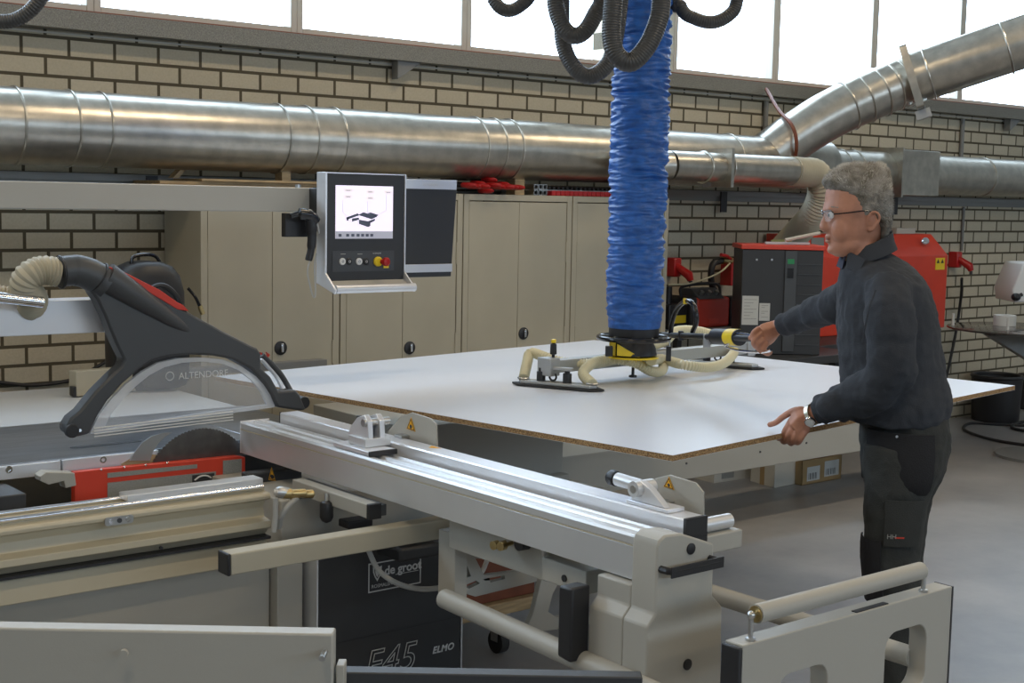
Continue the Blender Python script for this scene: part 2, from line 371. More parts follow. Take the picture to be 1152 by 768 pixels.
# slanting branch
p0 = V(7.15, 6.12, 2.06); p1 = atd(1022, 90, 9.25); p2 = atd(1215, 26, 8.9)
br = thing('branch_duct', 'galvanised duct slanting up to the right across the windows', 'duct', tuple(p0))
mid = p0.lerp(p1, .55) + V(0, 0, .05)
MB().tube(smoothpath([p0, p0.lerp(mid, .5) + V(0,0,.02), mid, p1], 8), .163, 40).build('duct_pipe', M['galv'], br)
MB().tube([p1, p1 + (p2-p1)*((4.62-p1.z)/(p2.z-p1.z))], .172, 40).build('upper_pipe', M['galv'], br)
axb = (p1-mid).normalized(); axc = (p2-p1).normalized()
for t in (.05, .30, .55, .75, .90): MB().torus(mid.lerp(p1, t), axb, .166, .007, 40, 8).build('seam_ring', M['galv'], br)
for t in (.12, .58, .80): MB().torus(p1.lerp(p2, t), axc, .175, .007, 40, 8).build('seam_ring', M['galv'], br)
a = axc.orthogonal().normalized(); u = (UP - axc*UP.dot(axc)).normalized(); s_ = axc.cross(u)
MB().holed(rrect(p1, s_*.215, u*.215, .02), [[p1 + (s_*math.cos(q)+u*math.sin(q))*.15 for q in [2*math.pi*k/24 for k in range(24)]]], axc*.05).build('slide_gate', M['galv'], br)
MB().obox(p1-u*.25+axc*.03, s_*.05, u*.03, axc*.05).build('gate_latch', M['steel'], br)
# strap hanging the branch
sq = atd(868, 118, 9.1); sr = atd(888, 136, 9.1); st = atd(895, 155, 9.1)
solo('hanging_strap', MB().tube(smoothpath([aty(862, 100, 6.32), atd(876, 124, 9.15), atd(889, 138, 8.98), atd(895, 152, 8.96), atd(896, 168, 9.0), atd(893, 182, 9.1)], 6), .012, 6), M['redwood'], 'thin red-brown strap tied around the slanting duct', 'strap')
# small horizontal duct with flexible elbow
SYY = 5.62
A_ = aty(752, 188, SYY); B_ = aty(893, 191, SYY); A_.z = B_.z = (A_.z+B_.z)/2 
sd = thing('small_duct', 'slim shiny duct ending in a ribbed elbow behind the man', 'duct', tuple(A_))
MB().cyl(A_, B_, .088, 36).build('duct_pipe', M['galv'], sd)
MB().tube(smoothpath([A_, A_+V(-.10, .03, 0), A_+V(-.13, .18, .0), A_+V(-.02, .36, 0)], 8), .088, 30).build('elbow', M['galv'], sd)
for px in (803, 828): 
    q = aty(px, 190, SYY-.09); MB().torus((q.x, SYY, B_.z), (1,0,0), .09, .008, 36, 8).build('clamp_ring', M['galv'], sd)
q = aty(821, 190, SYY-.09); boxm(q.x-.012, q.x+.012, SYY-.115, SYY+.115, B_.z-.115, B_.z+.115).build('slide_gate', M['galv'], sd)
fl = [B_+V(-.03,0,0), B_+V(.08,0,-.005), aty(918, 196, SYY), aty(925, 215, SYY), aty(916, 240, 5.72), aty(897, 262, 5.95), aty(878, 283, 6.13), aty(868, 296, 6.2)]
ribbed(fl, .088, .022, .006, 28).build('flexible_elbow', M['hose_bg'], sd)
# rail and conduits on the wall below the duct
ct = thing('wall_rail', 'dark steel rail running along the wall under the ducts', 'rail', (5, WY-.06, 1.76))
MB().box(X0+.2, X1-.2, WY-.06, WY-.002, 1.80, 1.835).box(X0+.2, X1-.2, WY-.035, WY-.002, 1.765, 1.80).build('rail', M['machine_dk'], ct)
for x in (2.9, 5.0, 7.05, 9.0, 11.0): boxm(x-.03, x+.03, WY-.07, WY-.061, 1.69, 1.83).build('clip', M['black'], ct)
def conduit(px, ztop, zbot, label, w=.018):
    q = aty(px, 140, WY-.02)
    return solo('wall_conduit', MB().cyl((q.x, WY-w-.002, zbot), (q.x, WY-w-.002, ztop), w, 12), M['machine_dk'], label, 'pipe')
conduit(861, 2.47, 2.20, 'short dark pipe on the brick wall left of the slanting duct')
conduit(1083, 2.47, 2.16, 'short dark pipe on the wall above the right-hand duct')
q = aty(1083, 260, WY-.015)
solo('wall_conduit', MB().cyl((q.x, WY-.014, 1.40), (q.x, WY-.014, 1.76), .012, 10), M['machine_dk'], 'thin dark conduit running down to the red wall socket at right', 'pipe')
for px, py, lab in ((452, 78, 'small dark bracket under the sill above the wall duct, left half'), (1135, 142, 'small dark triangular bracket under the sill at far right')):
    q = aty(px, py, WY-.03)
    solo('sill_bracket', MB().prism([(q.x-.06, WY-.02, 2.50), (q.x+.10, WY-.02, 2.50), (q.x-.06, WY-.02, 2.40)], (0, -.06, 0)), M['machine_dk'], lab, 'bracket')

# ================================================================ steel cabinets
CF, CB, CT = 6.03, 6.43, 1.775
cabx = [2.98, 3.765, 4.555, 5.355, 6.16]
names = ['beige steel cabinet furthest left, behind the saw hood', 'beige steel cabinet behind the control screen and its black side panel',
         'beige steel cabinet between the control screen and the blue lift tube', 'beige steel cabinet furthest right, half behind the blue lift tube']
for i in range(4):
    x0, x1 = cabx[i]+.004, cabx[i+1]-.004
    cb = thing('steel_cabinet', names[i], 'cabinet', (x0, CF, 0), 'row of steel cabinets along the wall')
    MB().box(x0, x0+.035, CF, CB, 0, CT).box(x1-.035, x1, CF, CB, 0, CT).box(x0+.035, x1-.035, CF, CB, CT-.035, CT).box(x0+.035, x1-.035, CF, CB, 0, .08).box(x0+.035, x1-.035, CB-.02, CB, .08, CT-.035).build('body', M['beige'], cb, bevel=.002)
    xm = (x0+x1)/2
    for j, (da, db) in enumerate(((x0+.039, xm-.0015), (xm+.0015, x1-.039))):
        dr = boxm(da, db, CF+.004, CF+.024, .085, CT-.04).build('door', M['beige'], cb, bevel=.002)
        for zz in (1.45, .95, .3):
            xx = da-.001 if j == 0 else db+.001
            MB().cyl((xx, CF+.001, zz-.06), (xx, CF+.001, zz+.06), .005, 8).build('hinge', M['beige'], dr)
        if j == 1:
            hx = da+.045; hz = aty(464, 391, CF).z if i == 1 else .985
            h = MB().lathe((hx, CF+.006, hz), (0,-1,0), [(0, .035), (.008, .035), (.010, .031), (.011, .0)], 28).build('lock_rosette', M['black'], dr)
            MB().obox((hx, CF-.012, hz+.002), (.007,0,0), (0,.009,0), (0,0,.022)).build('turn_handle', M['chrome'], dr, bevel=.003)
# things on top of the cabinets
solo('board_stack', MB().box(2.75, 3.62, 6.06, 6.40, CT+.001, CT+.016).box(2.80, 3.70, 6.08, 6.38, CT+.017, CT+.032).box(3.0, 3.74, 6.05, 6.36, CT+.033, CT+.045), M['wood'], 'thin stack of pale boards on the leftmost cabinet', 'boards', bevel=.001)
solo('wooden_offcut', MB().prism([(2.90, 6.15, CT+.046), (2.93, 6.15, CT+.046), (2.985, 6.15, CT+.105), (2.965, 6.15, CT+.11)], (0, .06, 0)), M['wood'], 'pointed wood offcut leaning up from the stacked boards', 'wood')
qx = aty(320, 199, 6.1).x; solo('wooden_block', boxm(qx-.025, qx+.025, 6.08, 6.15, CT+.046, CT+.115), M['wood'], 'small wood block standing behind the top left of the screen', 'wood')
qx = aty(583, 210, 6.1).x; solo('wooden_block', boxm(qx-.04, qx+.03, 6.08, 6.16, CT+.001, CT+.095), M['wood'], 'small wood block on the cabinet right of the red clamp handles', 'wood')
i = 0
ORD = ['first', 'second', 'third', 'fourth', 'fifth', 'sixth', 'seventh', 'eighth', 'ninth', 'tenth', 'eleventh', 'last']
for (px, py) in ((519,208),(524,213),(529,206),(534,210),(538,214),(542,202),(547,208),(551,213),(556,207),(561,213),(566,210),(573,213)):
    q = aty(px, py, 6.04 + .03*(i % 3)); q.z = max(q.z, CT+.018 + .026*(i % 2))
    cl = thing('bar_clamp', 'red-handled bar clamp on the cabinets, %s of the heap from the left' % ORD[i], 'clamp', (q.x, q.y, q.z-.016), 'red clamps heaped on the cabinets')
    MB().lathe(q, (.25, -.9, -.02), [(-.0, .008), (.01, .015), (.05, .016), (.09, .013), (.105, .006)], 14).build('handle', M['red_pl'], cl)
    MB().cyl(q, q+V(-.08, .28, .0), .006, 8).build('bar', M['black'], cl); i += 1
rk = thing('square_steel_tubes', 'bundle of short square steel tubes beside the red strip on the cabinet', 'tubes', (4.95, 6.06, CT))
q0 = aty(603, 214, 6.05)
for a_ in range(3):
    for b_ in range(2):
        x = q0.x + .034*a_; z = CT+.002+.032*b_
        MB().holed(rrect((x, 6.05, z+.015), (.0145,0,0), (0,0,.0145), .002, 2), [rrect((x, 6.05, z+.015), (.011,0,0), (0,0,.011), .001, 2)], (0, .3, 0)).build('tube', M['steel'], rk)
q1 = aty(621, 214, 6.06).x
rs = thing('clamp_rack', 'long rack of red blocks with dark rods on the right cabinets', 'rack', (q1, 6.06, CT))
for k in range(28):
    if q1+.035*k+.03 > 6.1: break
    boxm(q1+.035*k, q1+.035*k+.032, 6.06, 6.12, CT+.001, CT+.030).build('red_block', M['red_pl'], rs, bevel=.003)
    MB().cyl((q1+.035*k+.016, 6.10, CT+.045), (q1+.035*k+.016, 6.25, CT+.055), .009, 8).build('rod', M['black'], rs)
boxm(q1-.03, 6.1, 6.13, 6.17, CT+.001, CT+.035).build('rail', M['steel'], rs)

# ================================================================ left: bag, table extension, cable
TZ = .90
bx, by = 2.515, 5.62
bg_ = thing('tool_backpack', 'black padded backpack on the saw table behind the grey hood', 'backpack', (bx, by, TZ))
def pill(c, hx, hy, zs):     # rounded stack of rings
    rings = []
    for z, k in zs:
        rings.append([V(c[0] + hx*k*math.copysign(abs(math.cos(q))**.7, math.cos(q)), c[1] + hy*k**.5*math.copysign(abs(math.sin(q))**.7, math.sin(q)), z) for q in [2*math.pi*j/28 for j in range(28)]])
    return MB().loft(rings)
pill((bx, by), .165, .12, [(TZ+.001, .9), (TZ+.03, 1), (1.2, 1.02), (1.32, 1.0), (1.39, .88), (1.43, .68), (1.45, .4), (1.455, .1)]).build('bag_body', M['black'], bg_)
pill((bx+.03, by-.13), .11, .05, [(TZ+.02, .8), (TZ+.05, 1), (1.2, 1), (1.27, .8), (1.29, .4)]).build('front_pocket', M['black'], bg_)
MB().tube(smoothpath([(bx-.075, by-.03, 1.435), (bx-.06, by-.03, 1.475), (bx+.03, by-.03, 1.478), (bx+.07, by-.03, 1.425)], 6), .008, 8).build('carry_loop', M['black_g'], bg_)
MB().tube(smoothpath([(bx+.14, by-.13, 1.34), (bx+.17, by-.14, 1.30), (bx+.19, by-.14, 1.26)], 6), .007, 8).build('strap', M['black_g'], bg_)
MB().cyl((bx+.19, by-.14, 1.262), (bx+.205, by-.14, 1.225), .011, 10).build('buckle', M['brass'], bg_)
MB().tube(smoothpath([(bx-.12, by-.165, 1.30), (bx-.02, by-.20, 1.36), (bx+.06, by-.20, 1.30), (bx+.08, by-.19, 1.20)], 6), .012, 8).build('shoulder_strap', M['black'], bg_)
solo('wall_cable', MB().tube(smoothpath([aty(-40, 424, WY-.015), aty(0, 430, WY-.015), aty(40, 433, WY-.015), aty(85, 426, WY-.015), aty(110, 412, WY-.015), aty(135, 397, WY-.015), aty(170, 380, WY-.015)], 8), .009, 8), M['black'], 'black cable sagging along the brick wall at far left', 'cable')
# ================================================================ the sliding table saw
X_ = V(1,0,0); Y_ = V(0,1,0); Z_ = V(0,0,1)
saw = thing('panel_saw', 'large grey sliding table saw with a black end cabinet, filling the left foreground', 'saw', (.6, 4.4, 0))
SX0 = -.9
MB().box(SX0, 2.30, 4.232, 4.93, .862, TZ).build('saw_table', M['iron'], saw, bevel=.003)
MB().box(2.30, 2.62, 4.28, 4.93, .862, TZ).build('saw_table_end', M['iron'], saw, bevel=.003)
boxm(SX0, 2.60, 4.934, 5.80, .868, TZ-.001).build('rip_table', M['laminate_gray'], saw, bevel=.003)
# machined front strip in two lengths with bolts
MB().box(SX0, 1.38, 4.216, 4.231, .853, .898).box(1.385, 1.60, 4.216, 4.231, .856, .898).box(1.605, 1.93, 4.214, 4.231, .86, .899).build('table_edge', M['alu_lt'], saw, bevel=.002)
for px, py in ((10, 528), (116, 517)):
    q = aty(px, py, 4.214); MB().lathe((q.x, 4.2155, q.z), (0,-1,0), [(0,.011),(.003,.011),(.003,.006),(.0005,.006)], 16).build('bolt', M['chrome'], saw)
# dark slot for the blade insert
s0, s1 = atz(84, 505, TZ), atz(158, 496, TZ)
MB().prism(rrect(((s0.x+s1.x)/2, 4.40, TZ+.0006), (.125,0,0), (0,.016,0), .015), (0, 0, .0006)).build('table_slot', M['black'], saw)
# blade, riving knife
bc = aty(226, 482, 4.20); bc = V(bc.x, 4.205, bc.z-.20); R = .20
prof = []
for k in range(96):
    for (dq, rr) in ((0, R), (.5, R-.004), (.55, R)):
        q = -2*math.pi*(k+dq)/96; prof.append(bc + V(rr*math.cos(q), 0, rr*math.sin(q)))
MB().prism(prof, (0, .0035, 0)).build('saw_blade', M['blade'], saw)
MB().lathe(bc, (0,-1,0), [(0,.05),(.012,.05),(.013,.02),(.02,.02)], 24).build('blade_flange', M['steel'], saw)
rk_ = [aty(x, y, 4.205) for x, y in ((146,518),(152,508),(160,498),(170,491),(182,487),(194,486),(186,491),(178,499),(172,508),(169,518))]
MB().prism(rk_, (0, .004, 0)).build('riving_knife', M['steel'], saw)
MB().prism([aty(x, y, 4.212) for x, y in ((136,522),(150,514),(168,511),(190,512),(190,520),(140,526))], (0, .003, 0)).build('insert_plate', M['wood'], saw)
# red blade cover and its labels
RYp = 4.17
cv = lambda x, y, Y=RYp: aty(x, y, Y)
rcov = MB().prism([cv(84,531), cv(120,527), cv(268,513), cv(276,514), cv(276,560), cv(84,568)], (0, .03, 0)).build('blade_cover', M['red_or'], saw, bevel=.002)
MB().prism([cv(121,532,RYp-.002), cv(222,522,RYp-.002), cv(222,526.5,RYp-.002), cv(121,537.5,RYp-.002)], (0, .0015, 0)).build('cover_label', M['printed'], rcov)
MB().prism([cv(121,543,RYp-.002), cv(243,530,RYp-.002), cv(243,552,RYp-.002), cv(121,560,RYp-.002)], (0, .0015, 0)).build('cover_label', M['printed'], rcov)
MB().prism([cv(251,518,RYp-.002), cv(272,516,RYp-.002), cv(272,546,RYp-.002), cv(251,548,RYp-.002)], (0, .0015, 0)).build('cover_label', M['printed'], rcov)
MB().prism([cv(216.5,534.5,RYp-.004), cv(241,532,RYp-.004), cv(241,540.5,RYp-.004), cv(216.5,543,RYp-.004)], (0, .0015, 0)).build('arrow_field', M['ink_dk'], rcov)
MB().tube(smoothpath([cv(219,540,RYp-.006), cv(225,535.8,RYp-.006), cv(232,534.8,RYp-.006), cv(238,537.5,RYp-.006)], 6), [.003]*12+[.0028]*6+[.001]*1, 6).build('arrow', M['ink_lt'], rcov)
for px, py in ((114,528),(140,525.5),(164,523),(188,520.5)):
    q = cv(px, py, RYp-.004); MB().ball(q, .004, n=10, m=6).build('screw', M['chrome'], rcov)
# dark scoring housing right of it, with warning sign
boxm(2.205, 2.62, 4.19, 4.26, .62, .855).build('blade_housing', M['anthr'], saw, bevel=.004)
boxm(2.135, 2.34, 3.98, 4.03, .70, .835).build('motor_cover', M['anthr'], saw, bevel=.006)
def warn(parent, pts, name='warning_sign', push=V(0,-.001,0)):
    a, b, c = pts; g = (a+b+c)/3
    w_ = MB().prism([a, b, c], push*.6).build(name, M['warn'], parent)
    n_ = (b-a).cross(c-a).normalized(); n_ = n_ if n_.dot(push) > 0 else -n_
    i_ = [g + (p-g)*.86 + n_*.0012 for p in pts]; j_ = [g + (p-g)*.70 + n_*.0012 for p in pts]
    MB().holed(i_, [j_], n_*.0003).build('sign_border', M['ink_dk'], w_)
    k = (a-g).length
    MB().ball(g+n_*.001 - (a-g)*.08, k*.24, k*.24, .0008, (( (c-b).normalized()), (a-(b+c)/2).normalized(), n_), 12, 6).build('sign_pictogram', M['ink_dk'], w_)
    return w_
warn(saw, [aty(305.5,525,3.978), aty(302,539.5,3.978), aty(310.5,541,3.978)])
# left: rear blocks above the carriage beam
boxm(SX0, 1.42, 4.02, 4.2, .80, .85).build('rail_block', M['anthr'], saw, bevel=.004)
MB().prism([aty(x,y,4.10) for x, y in ((45,536),(52,531),(84,532),(86,546),(74,549),(72,541),(55,545),(46,541))], (0, .05, 0)).build('stop_bracket', M['machine'], saw, bevel=.002)
MB().obox(V(1.40, 3.98, .795), (.02,-.06,0), (.02,.006,0), (0,0,.008)).build('clamp_bar', M['machine'], saw, bevel=.002)
boxm(SX0, 1.52, 3.90, 3.99, .765, .785).build('inner_rail', M['machine'], saw, bevel=.003)
# carriage beam: one profile pushed along X
XE = 2.02
def xprof(pts, x0, x1): return MB().prism([(x0, y, z) for y, z in pts], (x1-x0, 0, 0))
xprof([(3.62,.842),(3.625,.850),(3.66,.852),(3.66,.860),(3.735,.866),(3.735,.72),(3.655,.718),(3.64,.735),(3.618,.745),(3.618,.765),(3.66,.772),(3.668,.800),(3.655,.822),(3.622,.832)], SX0, XE).build('carriage_beam', M['cream'], saw, bevel=.002)
MB().cyl((SX0, 3.652, .866), (XE-.01, 3.652, .866), .007, 16).build('guide_rod', M['chrome'], saw)
MB().cyl((SX0, 3.715, .871), (XE-.01, 3.715, .871), .007, 16).build('guide_rod', M['chrome'], saw)
q = aty(132, 569, 3.74)
MB().box(q.x, XE, 3.668, 3.73, .868, .888).build('carriage_cover', M['alu'], saw, bevel=.003)
q = aty(134, 585, 3.615); pl = MB().prism(rrect((q.x, 3.617, q.z), (.042,0,-.0), (0,0,.012), .008), (0, -.004, 0)).build('beam_plate', M['steel'], saw)
for k, dx in enumerate((-.026, 0, .024)): MB().cyl((q.x+dx, 3.613, q.z), (q.x+dx, 3.610, q.z), .007, 10).build('plate_screw', M['chrome' if k != 1 else 'dkgray'], pl)
q = aty(181, 616, 3.617); MB().cyl((q.x, 3.62, q.z), (q.x, 3.612, q.z), .005, 10).build('beam_hole', M['black'], saw)
# base body with beige lip
xprof([(3.66,.708),(3.645,.700),(3.640,.635),(3.66,.628),(3.90,.628),(3.90,.708)], SX0, 2.02).build('base_lip', M['cream'], saw, bevel=.002)
boxm(SX0, XE, 3.62, 3.90, .7095, .7175).build('dark_gap', M['black'], saw)
boxm(SX0, 2.06, 3.70, 5.3, .0, .627).build('base_body', M['machine'], saw, bevel=.004)
boxm(2.065, 2.155, 3.66, 3.72, .02, .66).build('corner_post', M['machine'], saw, bevel=.003)
boxm(2.10, 2.75, 3.70, 4.18, .56, .80).build('carriage_mount', M['machine'], saw, bevel=.004)
# black end cabinet with its writing
BY = 3.60
bcab = boxm(2.175, 2.735, BY, 4.15, .0, .655).build('end_cabinet', M['anthr'], saw, bevel=.004)
for xx in (2.169, 2.736): boxm(xx, xx+.005, BY-.002, 4.15, .0, .655).build('cabinet_edge', M['alu'], bcab)
sm0, sm1 = aty(380, 722, BY), aty(518, 693, BY)
MB().prism([(2.176, BY-.001, .345), (2.734, BY-.001, .345), (2.734, BY-.001, .342), (2.176, BY-.001, .342)], (0, .0005, 0)).build('panel_seam', M['black'], bcab)
lx0, lx1, lz0, lz1 = aty(414, 667, BY).x, aty(473, 656, BY).x, aty(414, 667, BY).z, aty(414, 634, BY).z
lf = MB().holed([(lx0,BY-.001,lz0),(lx1,BY-.001,lz0),(lx1,BY-.001,lz1),(lx0,BY-.001,lz1)], [[(lx0+.004,BY-.001,lz0+.004),(lx1-.004,BY-.001,lz0+.004),(lx1-.004,BY-.001,lz1-.004),(lx0+.004,BY-.001,lz1-.004)]], (0,-.0008,0)).build('logo_frame', M['ink_lt'], bcab)
h = lz1-lz0; W_ = lx1-lx0
text('dealer_name', 'de groot', M['ink_lt'], lf, (lx0+.062, BY-.0016, lz0+h*.52), (1,0,0), (0,0,1), .041, bold=.0009)
MB().box(lx0+.105, lx1-.01, BY-.0016, BY-.0010, lz0+h*.455, lz0+h*.475).build('dealer_subtitle', M['ink_lt'], lf)
text('dealer_town', 'ROSMALEN', M['ink_lt'], lf, (lx0+.012, BY-.0014, lz0+h*.14), (1,0,0), (0,0,1), .016)
sh = [(0,1),(.45,.8),(.85,.9),(.8,.2),(.5,-.4),(0,-1),(-.5,-.4),(-.8,.2),(-.85,.9),(-.45,.8)]
scx, scz = lx0+.034, lz0+h*.62
MB().holed([(scx+.020*a_, BY-.0012, scz+.026*b_) for a_, b_ in sh], [[(scx+.014*a_, BY-.0012, scz+.018*b_) for a_, b_ in sh]], (0,-.0008,0)).build('shield_emblem', M['ink_lt'], lf)
MB().prism([(scx+.009*a_, BY-.0012, scz+.012*b_) for a_, b_ in sh], (0,-.0008,0)).build('shield_centre', M['ink_lt'], lf)
q = aty(408, 757, BY); text('model_number', 'F45', M['ink_lt'], bcab, (q.x, BY-.003, q.z-.024), (1,0,0), (0,0,1), .135, outline=.0018, shear=.25, space=1.02)
q = aty(486, 735, BY); text('model_suffix', 'ELMO', M['ink_lt'], bcab, (q.x, BY-.002, q.z), (1,0,0), (0,0,1), .032, bold=.001, shear=.25, space=1.1)
# small dark unit hanging above the black cabinet + knob + hose
MB().obox(aty(472, 619, 3.42)+V(.02,.06,-.005), (.10,0,0), (0,.07,0), (0,0,.022)).build('switch_box', M['anthr'], saw, bevel=.01)
MB().obox(aty(468, 603, 3.42)+V(.02,.06,0), (.06,0,0), (0,.05,0), (0,0,.012)).build('switch_box_lid', M['black'], saw, bevel=.004)
MB().obox(aty(408, 590, 3.50)+V(.0,.04,-.0), (.045,0,0), (0,.03,0), (0,0,.012)).build('sensor_block', M['black'], saw, bevel=.004)
kq = aty(367.5, 563, 3.5)
kn = MB().lathe(kq, (0,0,-1), [(0,.006),(.004,.018),(.01,.021),(.05,.021),(.062,.015),(.068,.004)], 20).build('star_knob', M['black'], saw)
MB().cyl(kq+V(0,0,.0), kq+V(0,0,.022), .007, 10).build('knob_stem', M['chrome'], kn)
MB().tube(smoothpath([aty(413,615,3.5), aty(425,640,3.45), aty(445,655,3.4), aty(470,662,3.38), aty(495,661,3.36), aty(518,655,3.4), aty(540,645,3.5), aty(548,630,3.6)], 8), .0085, 10).build('air_hose', M['clearhose'], saw)
# couplings at the end of the beam
for px, py in ((316,555),(325,556)):
    q = aty(px, py, 3.56); MB().lathe(q, (.9,-.2,-.05), [(0,.008),(.006,.016),(.03,.016),(.034,.011),(.06,.013),(.075,.013),(.08,.006)], 14).build('air_coupling', M['brass'], saw)
q = aty(310, 553, 3.56); MB().lathe(q, (.9,0,-.2), [(0,.012),(.01,.018),(.04,.018),(.045,.008)], 14).build('air_coupling', M['steel'], saw)
MB().tube([aty(310,560,3.55), aty(310,580,3.55), aty(308,598,3.55)], .0085, 10).build('air_hose', M['clearhose'], saw)
MB().tube(smoothpath([aty(334,560,3.55), aty(325,568,3.54), aty(317,580,3.55), aty(314,593,3.58)], 6), .0085, 10).build('air_hose', M['clearhose'], saw)

# ================================================================ crosscut table: fence, rails, end block
fe = thing('crosscut_fence', 'long aluminium crosscut beam with raised stop rail crossing the saw towards the camera', 'fence', (2.27, 3.2, .865))
BX, BXR, BY0, BY1 = 2.215, 2.325, 2.235, 4.18
def yprof(pts, y0, y1): return MB().prism([(x, y0, z) for x, z in pts], (0, y1-y0, 0))
yprof([(BX,.866),(BX,.945),(BX+.003,.948),(BX,.951),(BX,.968),(BX+.006,.975),(BX+.022,.975),(BX+.026,.967),(BX+.05,.967),(BX+.054,.974),(BX+.066,.974),(BX+.07,.966),(BXR-.014,.966),(BXR-.010,.972),(BXR,.970),(BXR,.866)], BY0, BY1).build('main_beam', M['alu'], fe, bevel=.0008)
boxm(BX-.001, BXR+.001, BY1, BY1+.005, .865, .976).build('beam_end_cap', M['alu_lt'], fe, bevel=.001)
boxm(BX-.0015, BX+.0005, BY0, BY1, .9465, .9495).build('beam_groove', M['cream'], fe)
RX0, RX1, RZ0, RZ1 = 2.345, 2.415, .963, 1.001
rail = yprof([(RX0,RZ0),(RX0,RZ1-.004),(RX0+.004,RZ1),(RX1,RZ1),(RX1,RZ0)], 2.215, 4.14).build('stop_rail', M['alu_lt'], fe, bevel=.001)
boxm(RX0-.002, RX1+.002, 2.205, 2.2155, RZ0-.006, RZ1+.002).build('rail_end_cap', M['black'], rail, bevel=.001)
boxm(RX0, RX0+.02, 4.141, 4.145, RZ0, RZ1).build('rail_end_cap', M['black'], rail)
for yy in (2.30, 2.75, 3.25, 3.75, 4.05):
    MB().box(RX0+.005, RX1-.01, yy-.03, yy+.03, .90, RZ0-.0005).build('rail_foot', M['machine_dk'], fe, bevel=.002)
MB().box(BXR-.02, RX1+.01, 2.21, 2.27, .935, .9625).build('rail_lock', M['black'], fe, bevel=.003)
# outrigger frame slats below and between beam and rail
tb = thing('crosscut_table', 'grey outrigger table frame with ribs, tubes and cast brackets under the aluminium beam', 'table frame', (2.6, 2.9, .4))
yprof([(2.58,.84),(2.58,.90),(2.62,.90),(2.62,.84)], 2.50, 3.55).build('side_beam', M['machine'], tb, bevel=.002)
for k, yy in enumerate((2.42, 2.62, 2.80, 2.98, 3.16, 3.34)):
    boxm(2.33, 2.579, yy-.025, yy+.025, .872, .895).build('support_slat', M['laminate_gray' if k % 2 else 'wood'], tb, bevel=.002)
# cast mounting beam running under the fence
boxm(2.27, 2.33, 2.62, 3.05, .765, .863).build('lower_beam', M['machine'], tb, bevel=.003)
boxm(2.25, 2.35, 2.45, 2.62, .775, .835).build('lower_block', M['machine'], tb, bevel=.003)
q = atx(652, 640, 2.25)
MB().cyl((2.249, 2.53, .80), (2.246, 2.53, .80), .009, 14).build('plug', M['black'], tb)
for px, py in ((560,612),(568,613)):
    q = atx(px, py, 2.22); MB().lathe(q, (-.95,-.2,0), [(-.03,.006),(0,.006),(.002,.012),(.02,.012),(.021,.004)], 14).build('clamp_screw', M['brass'], tb)
q = atx(583, 612, 2.235); MB().cyl(q, q+V(.03,0,0), .018, 16).build('clamp_knob', M['black'], tb)
q = atx(602, 614, 2.22); MB().lathe(q+V(.03,0,-.01), (0,0,1), [(-.02,.006),(0,.010),(.006,.010),(.012,.007),(.03,.007)], 12).build('clamp_screw', M['steel'], tb)
# cast bracket with slots, parallel to the saw front
PY_ = 3.08
def B_(x, y): return aty(x, y, PY_)
outer = [B_(505,612), B_(522,616), B_(545,650), B_(600,641), B_(612,640), B_(612,650), B_(530,672), B_(505,663)]
outer = [B_(505,610), B_(580,612), B_(615,616), B_(660,620), B_(660,627), B_(628,632), B_(612,652), B_(535,671), B_(505,662)]
h1 = [B_(522,626), B_(530,648), B_(524,650), B_(518,630)][::1]
h2 = [B_(535,628), B_(600,632), B_(600,640), B_(545,647)]
h3 = [B_(521,659), B_(536,653), B_(540,656), B_(528,662)]
h4 = [B_(551,650), B_(568,647), B_(568,651), B_(552,655)]
MB().holed(outer, [h1, h2, h3, h4], (0, .02, 0)).build('cast_bracket', M['machine'], tb, bevel=.001)
boxm(B_(505,615).x, B_(519,615).x, PY_-.03, PY_+.05, .60, .80).build('bracket_post', M['machine'], tb, bevel=.002)
# triangular plate joining arm and beam
MB().prism([aty(x,y,3.0) for x, y in ((518,606),(530,600),(600,602),(600,640),(586,645),(540,620))], (0, .012, 0)).build('gusset_plate', M['machine'], tb, bevel=.001)
# curved leg behind
lg = [aty(x,y,2.95) for x, y in ((612,640),(640,634),(622,668),(617,688),(626,694),(690,688),(690,698),(600,712),(590,712),(600,690),(606,665))]
MB().prism(lg, (0, .02, 0)).build('curved_leg', M['machine'], tb, bevel=.002)
# swing arm with black cap, pointing left
arm = boxm(1.675, 2.46, 3.215, 3.272, .742, .800).build('support_arm', M['beige'], tb, bevel=.004)
boxm(1.665, 1.6745, 3.214, 3.273, .741, .801).build('arm_end_cap', M['black'], arm, bevel=.003)
MB().box(2.15, 2.19, 3.29, 3.72, .818, .860).build('guide_profile', M['machine'], tb, bevel=.003)
boxm(2.19, 2.212, 3.28, 3.72, .822, .856).build('guide_groove', M['dkgray'], tb, bevel=.001)
boxm(2.148, 2.192, 3.275, 3.2895, .816, .862).build('profile_cap', M['black'], tb, bevel=.002)
# frame tubes
tp0, tp1 = atz(500, 673, .65), atz(735, 779, .65)
MB().tube([tp0, tp1, tp1 + (tp1-tp0)*.25], .027, 20).build('frame_tube', M['machine'], tb)
MB().lathe(tp0, (tp0-tp1), [(0,.027),(.004,.024),(.006,0)], 20).build('tube_cap', M['machine'], tb)
u0, u1 = atz(700, 630, .655), atz(1012, 733, .655)
u0 = V(2.83, 2.95, .655); u1 = V(2.83, 1.895, .655)
MB().tube([u0, u1], .026, 20).build('frame_tube', M['machine'], tb)
